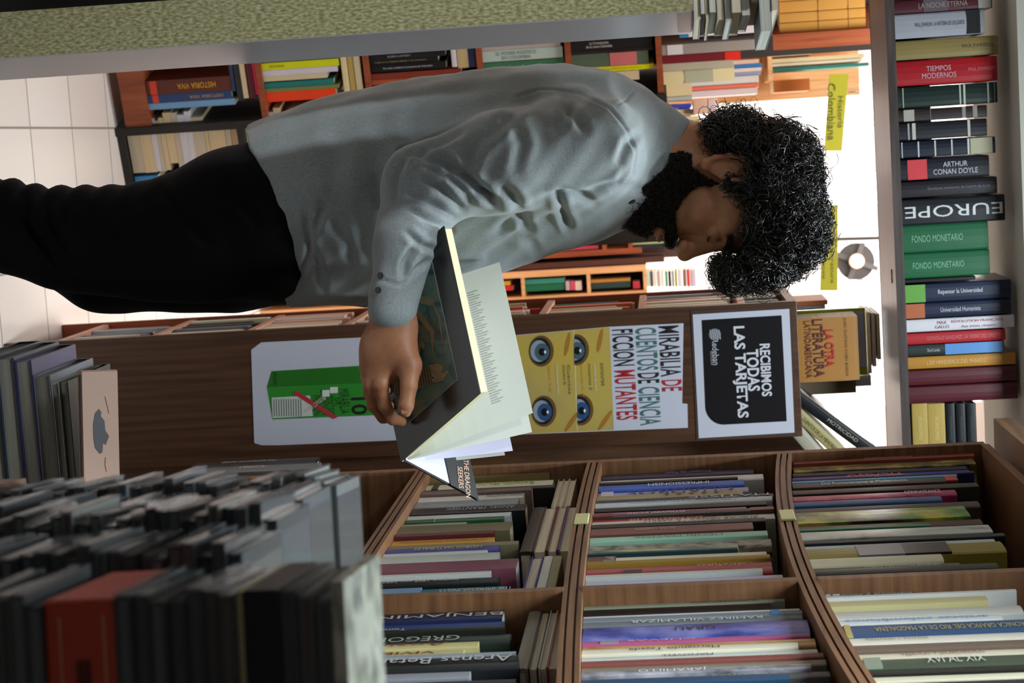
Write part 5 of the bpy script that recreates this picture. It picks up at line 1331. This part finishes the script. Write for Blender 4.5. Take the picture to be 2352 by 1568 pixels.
# beard: follows the skin of jaw, chin, lip and throat
Nv=vnormals(BV,BF); loc=(BV-HC)@HR/HS
ub=np.interp(loc[:,0],[-.02,.006,.013,.018,.026,.030,.050,.072,.088,.100,.125],[-.055,-.045,-.02,.006,-.012,-.030,-.044,-.050,-.045,-.041,-.041])
lb2=np.interp(loc[:,0],[-.03,.0,.03,.06,.10],[-.045,-.085,-.125,-.150,-.150])
lip=((loc[:,0]-.108)/.024)**2+(loc[:,1]/.026)**2+((loc[:,2]+.0680)/.0135)**2
wm=np.clip((ub-loc[:,2])/.010,0,1)*np.clip((loc[:,2]-lb2)/.012,0,1)*np.clip((lip-1)/.6,0,1)*np.clip((loc[:,0]+.012)/.012,0,1)*(np.abs(loc[:,1])<.09)*(loc[:,2]<.012)
wm*=np.where((loc[:,2]<.0)&(loc[:,2]>-.2),1,0)
selv=wm>.02; fm=selv[BF].all(1); uf=BF[fm]; ids=np.unique(uf); mp_=np.full(len(BV),-1); mp_[ids]=np.arange(len(ids))
th_=(.0015+.0105*wm*np.clip((.02-loc[:,2])/.10,.25,1))
nz=(np.sin(BV[:,0]*420+3)*np.sin(BV[:,2]*390)*np.sin(BV[:,1]*400))*.0016
Vb=(BV+Nv*(th_+nz*wm)[:,None])[ids]; Nb=Nv[ids]; Wb=wm[ids]
BEM=mat('#0e0a08',.9,.4,60,spec=.2)
beard=mk('beard',Vb,mp_[uf].astype(np.int32),BEM,MAN,smooth=True)
def samp4(rng):
    i=rng.randint(len(Vb)); 
    return (Vb[i]+Nb[i]*rng.uniform(-.001,.003),Nb[i])
curls('beard_curls',3600,samp4,.0016,.0040,.00030,(.4,1.2),14,beard,HAIRM)
# cheek stubble: short hairs over the jaw and cheek
# ---------------- shirt ----------------
SH=SDF()
TS=[(q(1478,362),.050),(q(1448,352),.086),(q(1395,350),.118),(q(1310,358),.138),(q(1200,374),.148),(q(1100,398),.157),(q(1000,420),.163),(q(900,445),.166),(q(800,460),.160),(q(700,480),.152),(q(600,505),.145)]
SH.chain(TS,.03,1.22,ey)
SH.cone(SHR,q(1150,372,YM-.225),.078,.073,.05); SH.cone(q(1150,372,YM-.225),q(975,425,YM-.255),.073,.059,.02)
SH.cone(q(975,425,YM-.255),q(935,560,YM-.29),.059,.049,.02); SH.cone(q(935,560,YM-.29),q(907,668,YM-.302),.049,.038,.015); SH.cone(q(907,668,YM-.302),q(904,712,YM-.305),.037,.035,.004)
SH.cone(SHL,q(1150,380,YM+.215),.078,.072,.05); SH.cone(q(1150,380,YM+.215),ELL,.072,.055,.02); SH.cone(ELL,q(955,690,YM+.01),.055,.038,.02)
# hem: cut below the curved shirt tail
hemz=[(q(575,295)[0],q(578,300)[2]),(q(620,360)[0],q(618,360)[2]),(q(655,410)[0],q(655,410)[2]),(q(695,470)[0],q(692,470)[2]),(q(706,560)[0],q(703,560)[2]),(q(695,620)[0],q(692,625)[2]),(q(672,700)[0],q(668,695)[2])]
hx_=np.array([a for a,_ in hemz]); hz_=np.array([b for _,b in hemz])
SH.add(lambda p:np.interp(p[...,0],hx_,hz_)-p[...,2],.004,'i')
# second tail of the shirt front showing past the hem
SH.cone(q(690,672,YM+.02),q(840,688,YM+.02),.008,.012,.012)
# neck opening and cuff opening
SH.cone(q(1525,372),q(1600,405),.060,.095,.004,'s')
V,Fq=SH.mesh((-.66,YM-.44,.75),(.25,YM+.40,1.62),.0035)
V=smoothm(V,Fq,2)
LN=[ # creases read off the photo: points, width px, depth m
 ([(1135,460),(1075,412),(1020,372),(960,350)],13,.013),([(1085,455),(1030,405),(975,385)],10,.010),([(1060,478),(1010,430),(965,412)],10,.009),
 ([(1045,500),(985,465),(940,450)],9,.008),([(1035,530),(980,505),(935,480)],9,.007),([(1010,580),(965,560),(930,530)],9,.007),([(1090,440),(1120,452),(1140,462)],10,.010),
 ([(1220,545),(1200,500),(1180,455),(1150,430)],14,.009),([(1310,530),(1295,490),(1282,445)],12,.014),([(1375,470),(1330,450),(1290,440)],10,.009),([(1440,395),(1420,420),(1350,445),(1250,450)],10,.007),
 ([(1140,540),(1180,500),(1230,470),(1285,445)],14,.008),([(1110,590),(1160,560),(1210,520)],14,.006),([(1240,590),(1220,560),(1190,545)],12,.005),([(1350,210),(1310,240),(1280,300)],14,.006),
 ([(1290,200),(1300,240),(1345,300)],12,.007),([(1400,225),(1350,190),(1290,180)],14,.006),([(1240,215),(1180,260),(1110,330)],16,.006),([(1110,300),(1080,360),(1070,420)],18,.007),([(1170,260),(1200,330),(1180,400)],16,.004),
 ([(1060,300),(1000,330),(930,352),(908,400),(905,470)],12,.010),
 ([(705,470),(760,500),(800,560),(815,640)],14,.003),([(700,520),(730,600),(745,680)],11,.0025),([(830,440),(830,540),(850,640)],16,.002),([(715,440),(745,470),(720,540)],10,.004),
 ([(660,430),(700,470),(712,560),(695,650)],9,.004),([(880,260),(860,380),(880,480)],26,.005),([(780,300),(760,420),(790,520)],28,.004),([(960,230),(940,300),(960,360)],24,.004),
 ([(1480,300),(1440,330),(1420,380)],12,.005),([(1500,440),(1450,430),(1400,440)],12,.005),([(1530,360),(1500,400),(1480,440)],10,.006),
 ([(940,640),(920,655),(865,640)],5,.0035),([(955,560),(930,600),(925,640)],10,.006),([(985,600),(955,620),(940,640)],8,.006)]
V=folds(V,Fq,LN)
# sleeve head seam and side undulation
V=folds(V,Fq,[([(1180,225),(1240,205),(1330,215),(1400,250),(1440,300),(1462,350),(1455,400),(1430,430)],4,.0025),([(1460,205),(1440,230),(1415,245)],3,.002),([(1462,352),(1545,340)],3,.0015)])
N_=vnormals(V,Fq); 
V+=N_*(.0022*np.sin(V[:,0]*38+V[:,2]*21)*np.sin(V[:,2]*33-V[:,1]*25+1.3)+.0012*np.sin(V[:,0]*90+V[:,2]*60)*np.sin(V[:,1]*80+V[:,2]*50))[:,None]
SHM=bpy.data.materials.new('grey_linen'); SHM.use_nodes=True; nt=SHM.node_tree; b=nt.nodes['Principled BSDF']; b.inputs['Roughness'].default_value=.85; b.inputs['Sheen Weight'].default_value=.15
tc=nt.nodes.new('ShaderNodeTexCoord')
def wv(ang,sc):
    mp=nt.nodes.new('ShaderNodeMapping'); mp.inputs['Rotation'].default_value=(0,ang,0); mp.inputs['Scale'].default_value=sc; t=nt.nodes.new('ShaderNodeTexNoise'); t.inputs['Scale'].default_value=1; t.inputs['Detail'].default_value=2
    nt.links.new(tc.outputs['Object'],mp.inputs[0]); nt.links.new(mp.outputs[0],t.inputs['Vector']); return t
t1=wv(.2,(900,900,60)); t2=wv(.2,(60,900,900)); ad=nt.nodes.new('ShaderNodeMath'); ad.operation='ADD'; nt.links.new(t1.outputs[0],ad.inputs[0]); nt.links.new(t2.outputs[0],ad.inputs[1])
r=nt.nodes.new('ShaderNodeValToRGB'); r.color_ramp.elements[0].position=.35; r.color_ramp.elements[0].color=lin('#848d8f'); r.color_ramp.elements[1].position=.75; r.color_ramp.elements[1].color=lin('#a8b2b5')
hf=nt.nodes.new('ShaderNodeMath'); hf.operation='MULTIPLY'; hf.inputs[1].default_value=.5; nt.links.new(ad.outputs[0],hf.inputs[0]); nt.links.new(hf.outputs[0],r.inputs[0]); nt.links.new(r.outputs[0],b.inputs['Base Color'])
bp=nt.nodes.new('ShaderNodeBump'); bp.inputs['Strength'].default_value=.3; bp.inputs['Distance'].default_value=.0008; nt.links.new(hf.outputs[0],bp.inputs['Height']); nt.links.new(bp.outputs[0],b.inputs['Normal'])
shirt=mk('shirt',V,Fq,SHM,MAN,smooth=True)
# collar: a stand and a folded leaf round the neck
cc=q(1535,372); 
def ringpts(c,rx,ry,tiltx,n=28,a0=0,a1=2*math.pi):
    return [c+np.array([rx*math.cos(t),ry*math.sin(t),tiltx*math.cos(t)]) for t in np.linspace(a0,a1,n)]
lo_=ringpts(q(1476,376),.092,.102,-.045); hi_=ringpts(q(1529,381),.066,.078,-.044)
def band(name,A_,B_,th,par):
    A_=np.array(A_);B_=np.array(B_); c0=A_.mean(0); n=len(A_); 
    out=lambda P:P+np.array([n3((p-c0)*np.array([1,1,0]))*th for p in P])
    V_=np.vstack([A_,B_,out(A_),out(B_)]); F_=[]
    for i in range(n-1): F_+= [(i,i+1,n+i+1,n+i),(2*n+i,3*n+i,3*n+i+1,2*n+i+1),(i,2*n+i,2*n+i+1,i+1),(n+i,n+i+1,3*n+i+1,3*n+i)]
    o=mk(name,V_,F_,SHM,par,smooth=True); return o
band('collar',lo_,hi_,.003,shirt)
# front placket edge, buttons, cuff buttons
V_,F_=tube([q(a,b_,YM-.03) for a,b_ in ((1468,478),(1415,512),(1345,545),(1280,572),(1210,592),(1140,612))],.0035,6); mk('placket',V_,F_,SHM,shirt,smooth=True)
DARK=mat('#1b1c20',.3)
def button(c,nrm,r,par): a,f=tube([c,c+n3(nrm)*.0025],r,14); return mk('button',a,f,DARK,par)
def cloth_at(ix,iy,push=.001):
    P=projv(V); d=np.hypot(P[:,0]-ix,P[:,1]-iy); m=np.nonzero(d<9)[0]
    if not len(m): return q(ix,iy,YM-.25),np.array([0,-1.,0])
    i=m[np.argmin(V[m,1])]; return V[i],vnormals_s[i]
vnormals_s=vnormals(V,Fq)
for (a,b_) in ((866,632),(862,663)): c,nn_=cloth_at(a,b_); button(c-nn_*.0005,nn_,.0048,shirt)
c,nn_=cloth_at(1458,468); button(c,nn_,.005,shirt)
# ---------------- trousers ----------------
TRS=SDF()
TRS.chain([(q(745,490,YM),.128),(q(640,512,YM),.122),(q(560,520,YM),.116)],.04,1.35,ey)
nn1=[(q(620,505,YM-.085),.108),(q(540,508,YM-.09),.098),(q(440,548,YM-.1),.088),(q(330,556,YM-.1),.080),(q(210,552,YM-.10),.072),(q(130,548,YM-.10),.066),(q(0,516,YM-.10),.0625),(q(-220,500,YM-.10),.062),(np.array([q(-440,492,YM-.1)[0],YM-.10,.10]),.058)]
nn2=[(q(620,540,YM+.085),.108),(q(520,572,YM+.09),.096),(q(400,592,YM+.09),.080),(q(270,606,YM+.085),.070),(q(225,612,YM+.08),.060),(q(120,560,YM+.08),.053),(q(0,526,YM+.08),.051),(q(-100,515,YM+.08),.051),(np.array([q(-440,510,YM)[0],YM+.08,.10]),.052)]
TRS.chain(nn1,.05); TRS.chain(nn2,.05)
V2,F2=TRS.mesh((-.5,YM-.3,.06),(.25,YM+.3,1.06),.0052); V2=smoothm(V2,F2,2)
V2=folds(V2,F2,[([(0,470),(60,520),(120,600)],14,.007),([(50,440),(70,520),(140,640)],12,.007),([(100,450),(110,520),(160,600)],11,.006),([(150,455),(150,520)],10,.006),([(200,460),(215,520),(300,570)],14,.006),([(370,440),(420,490),(480,560)],14,.006),([(520,400),(550,460),(600,520)],14,.006)])
N2=vnormals(V2,F2); V2+=N2*(.0035*np.sin(V2[:,2]*150+4*np.sin(V2[:,0]*20))*np.exp(-((V2[:,2]-.50)/.16)**2)*np.clip(-N2[:,0]+.3,0,1))[:,None]
PANT=mat('#07070a',.9,.2,40,spec=.15)
mk('trousers',V2,F2,PANT,MAN,smooth=True)
# shoes (below the frame)
for (yy,xx) in ((YM-.10,q(-440,492,YM-.1)[0]),(YM+.08,q(-440,510,YM)[0])):
    D_=SDF(); D_.cone((xx-.03,yy,.055),(xx+.05,yy,.055),.048,.045,.03); D_.cone((xx+.05,yy,.045),(xx+.19,yy,.040),.045,.036,.03); D_.add(lambda p:.004-p[...,2],.003,'i'); D_.add(lambda p:p[...,2]-.10,.006,'i')
    a,f=D_.mesh((xx-.12,yy-.08,-.01),(xx+.28,yy+.08,.13),.005); mk('shoe',a,f,mat('#1a1512',.4),MAN,smooth=True)
# ---------------- the book he reads ----------------
YC_,YD_=2.765,2.80
Dp=W(842,690,YM-.225); Cp=W(921,1060,YM-.245)
Bp=W(1102,903,YM-.345)
sp=n3(Cp-Dp); L_=float(np.linalg.norm(Cp-Dp)); up_=(Bp-Cp); wB=float(np.linalg.norm(up_-sp*np.dot(up_,sp)))
upn=n3(up_-sp*np.dot(up_,sp)); shear=float(np.dot(up_,sp))
nout=n3(np.cross(upn,sp)); nout=nout*(-1 if nout[1]>0 else 1)
BLK=mat('#0e0e11',.3,.1,coat=.2)
HB_=tag(empty('open_book',frame(Dp,n3(sp),-nout,n3(np.cross(-nout*-1,sp)) if False else upn)),'large open book with black cover and a fossil-lizard picture, held by the man','book')
M0=np.eye(4); M0[:3,0]=sp; M0[:3,1]=-nout; M0[:3,2]=upn; M0[:3,3]=Dp; ROOT[HB_.name]=M0; HB_.matrix_basis=Matrix(M0.tolist())
C1=[Dp,Cp,Bp,Bp+(Dp-Cp)]
def off(P,d): return [p-nout*d for p in P]
def plate(name,P,th,m,par=HB_):  # thickness away from the camera
    P=np.array(P); n=len(P); V_=np.vstack([P,P-nout*th]); return mk(name,V_,[list(range(n)),list(range(n,2*n))[::-1]]+[[i,(i+1)%n,n+(i+1)%n,n+i][::-1] for i in range(n)],m,par)
front=plate('cover',C1,.0028,BLK)
lerp=lambda a,b,t:a+(b-a)*t
def uv(u,v,d=0): return Dp+(Cp-Dp)*u+(Bp-Cp)*v-nout*d
PAGEY=ramp_mat('cream_page_edges',['#d8d49c','#e8e4b4','#f0ecc4'],scale=(6,700,6),ts=1,rough=.8); PAGEW=mat('#bcc0b6',.6,.03)
plate('page_block',[uv(.012,.01,.003),uv(.988,.01,.003),uv(.99,.985,.003),uv(.012,.985,.003)],.017,PAGEY)
# picture on the cover
PIC=ramp_mat('painted_picture',['#1c2a28','#37544e','#56776f','#6a7050','#8f7048'],scale=(26,26,26),ts=1.1,rough=.35,detail=5,dist=1.2,stops=[.3,.42,.55,.64,.75])
pu0,pu1,pv0,pv1=.045,.83,.10,.80
plate('picture_border',[uv(pu0-.006,pv0-.008,-.0006),uv(pu1+.006,pv0-.008,-.0006),uv(pu1+.006,pv1+.008,-.0006),uv(pu0-.006,pv1+.008,-.0006)],.0004,mat('#8f8f80'),front)
pict=plate('cover_picture',[uv(pu0,pv0,-.001),uv(pu1,pv0,-.001),uv(pu1,pv1,-.001),uv(pu0,pv1,-.001)],.0004,PIC,front)
def onpic(name,pts,m,o=-.0016): 
    P=[uv(pu0+(pu1-pu0)*a,pv0+(pv1-pv0)*b_,o) for a,b_ in pts]; return mk(name,P,[list(range(len(P)))],m,front)
LIZ=mat('#a08a60',.5,.4,160); LIZD=mat('#2a2418',.5); TAN=mat('#8a7c58',.5,.3,80)
onpic('painted_lizard',[(.55,.02),(.62,.18),(.68,.34),(.74,.52),(.76,.66),(.79,.76),(.84,.84),(.88,.80),(.90,.92),(.93,.80),(.91,.70),(.88,.62),(.86,.48),(.82,.30),(.78,.12),(.74,.02)],LIZ)
for i in range(15):
    t=i/14; a0=(.60+.16*t,.06+.56*t); a1=(.76+.12*t,.03+.58*t); onpic('lizard_stripe',[a0,a1,(a1[0]+.004,a1[1]+.012),(a0[0]+.004,a0[1]+.012)],LIZD,-.0019)
onpic('lizard_eye',[(.86+.018*math.cos(t),.66+.035*math.sin(t)) for t in np.linspace(0,6.28,14)[:-1]],mat('#b8b4a0'),-.0022); onpic('lizard_eye',[(.86+.008*math.cos(t),.66+.018*math.sin(t)) for t in np.linspace(0,6.28,12)[:-1]],LIZD,-.0025)
for pts in ([(.50,.55),(.66,.38),(.70,.42),(.60,.55),(.52,.62)],[(.1,.7),(.3,.55),(.55,.75),(.7,.72),(.56,.82),(.3,.63),(.12,.75)],[(.2,.2),(.45,.45),(.62,.6),(.6,.64),(.4,.48)],[(.3,.85),(.5,.92),(.75,.90),(.5,.96)],[(.82,.05),(.9,.3),(.97,.5),(.93,.3)],[(.02,.3),(.2,.5),(.4,.9),(.36,.92),(.15,.55)]): onpic('painted_branch',pts,TAN,-.0013)
# second half: opened away from the reader's right hand
D2=Dp-nout*.012; C2=Cp-nout*.004
F2a=W(1095,1150,YM-.10)   # outer tail corner of the second cover
dd=F2a-C2
inn=plate
def sheet(name,P,th,m,par=HB_,smooth=False):
    P=np.array(P); nn_=n3(np.cross(P[1]-P[0],P[-1]-P[0])); n=len(P); V_=np.vstack([P,P+nn_*th]); return mk(name,V_,[list(range(n)),list(range(n,2*n))[::-1]]+[[i,(i+1)%n,n+(i+1)%n,n+i][::-1] for i in range(n)],m,par)
vD=(Dp-Cp)
sc_=sheet('cover',[C2,F2a,F2a+vD*.98,C2+vD*.98],.0028,BLK)
# spine strip
sheet('spine',[Dp-nout*.001,Cp-nout*.001,C2-nout*.012,D2-nout*.012],.002,mat('#c8ccd0',.4))
# jacket flap folded in, with lettering
g=lambda a,b_:C2+dd*a+vD*b_
npn=n3(np.cross(dd,vD)); npn=npn if np.dot(npn,CAM-C2)>0 else -npn
mk('end_paper',[g(.02,.01)+npn*.004,g(.60,.01)+npn*.004,g(.60,.97)+npn*.004,g(.02,.97)+npn*.004],[[0,1,2,3]],mat('#c9c6e0',.5),HB_)
fl=sheet('jacket_flap',[g(.60,.0)+npn*.005,g(.99,.0)+npn*.005,g(.99,.97)+npn*.005,g(.60,.97)+npn*.005],.0006,BLK)
for k,(s_,hx) in enumerate((('THE DRAGON',"#d8c0b0"),('SEEKERS',"#c87848"))):
    pass
# pages: curved leaves fanning from the spine up to the right
def leaf(name,Tail,lift,m,n=9,bulge=.02,ln=.97,thick=.0):
    """Tail: outer tail corner; a curved sheet from the spine line"""
    a=C2-nout*.004; V_=[];
    d_=Tail-a; nr=n3(np.cross(d_,vD)); nr=nr if np.dot(nr,CAM-a)>0 else -nr
    for i in range(n+1):
        t=i/n; p=a+d_*t+nr*bulge*math.sin(math.pi*t**.8)
        V_+= [p,p+vD*ln]
    F_=[(2*i,2*i+2,2*i+3,2*i+1) for i in range(n)]
    if thick:
        k=len(V_); V_+= [v-nr*thick for v in V_]; F_+= [(k+2*i,k+2*i+1,k+2*i+3,k+2*i+2) for i in range(n)]+[(2*i,k+2*i,k+2*i+2,2*i+2) for i in range(n)]+[(2*n,k+2*n,k+2*n+1,2*n+1)]
    return mk(name,V_,F_,m,HB_,smooth=not thick)
T1=W(1224,948,YM-.135); T2=W(1222,992,YM-.105); T3=W(1178,1035,YM-.095); T4_=W(1160,1045,YM-.09)
pg1=leaf('page_leaves',T1,0,PAGEW,thick=.0045,bulge=.010)
leaf('page',T2,0,PAGEW,bulge=.004); leaf('page',T3,0,mat('#c6c4dc',.6,.03),bulge=-.014); leaf('page',T4_,0,PAGEW,bulge=-.030)
# print on the page: lines of text as thin strips lying on the sheet
a=C2-nout*.004; d_=T1-a; nr=n3(np.cross(d_,vD)); nr=nr if np.dot(nr,CAM-a)>0 else -nr
INK=mat('#9a9c98',.7)
for i in range(46):
    v=.14+.70*i/45; L0=.70; L1=.70+.10*(.75+.25*math.sin(i*2.1)); 
    def pp(t,v): return a+d_*t+nr*(.010*math.sin(math.pi*t**.8)+.0006)+vD*v
    mk('printed_line',[pp(L0,v),pp(L1,v),pp(L1,v+.006),pp(L0,v+.006)],[[0,1,2,3]],INK,pg1)
text(fl,'THE DRAGON\nSEEKERS',g(.82,.10)+npn*.0065,n3(-vD)*1.0,n3(dd),.06,.030,mat('#c9a088'),'flap_title',.01)
text(fl,'stories of a group\nof early bone hunters\nwho searched the cliffs',g(.76,.42)+npn*.0065,n3(-vD),n3(dd),.08,.03,mat('#8a8c90'),'flap_text')
finish_texts()
_seen={}
for o in S_.objects:
    if o.parent is None and 'label' in o: _seen.setdefault(o['label'],[]).append(o.name)
for k,v in _seen.items():
    if len(v)>1: print('DUP',k,len(v))
    if not 4<=len(k.split())<=16: print('LEN',k)
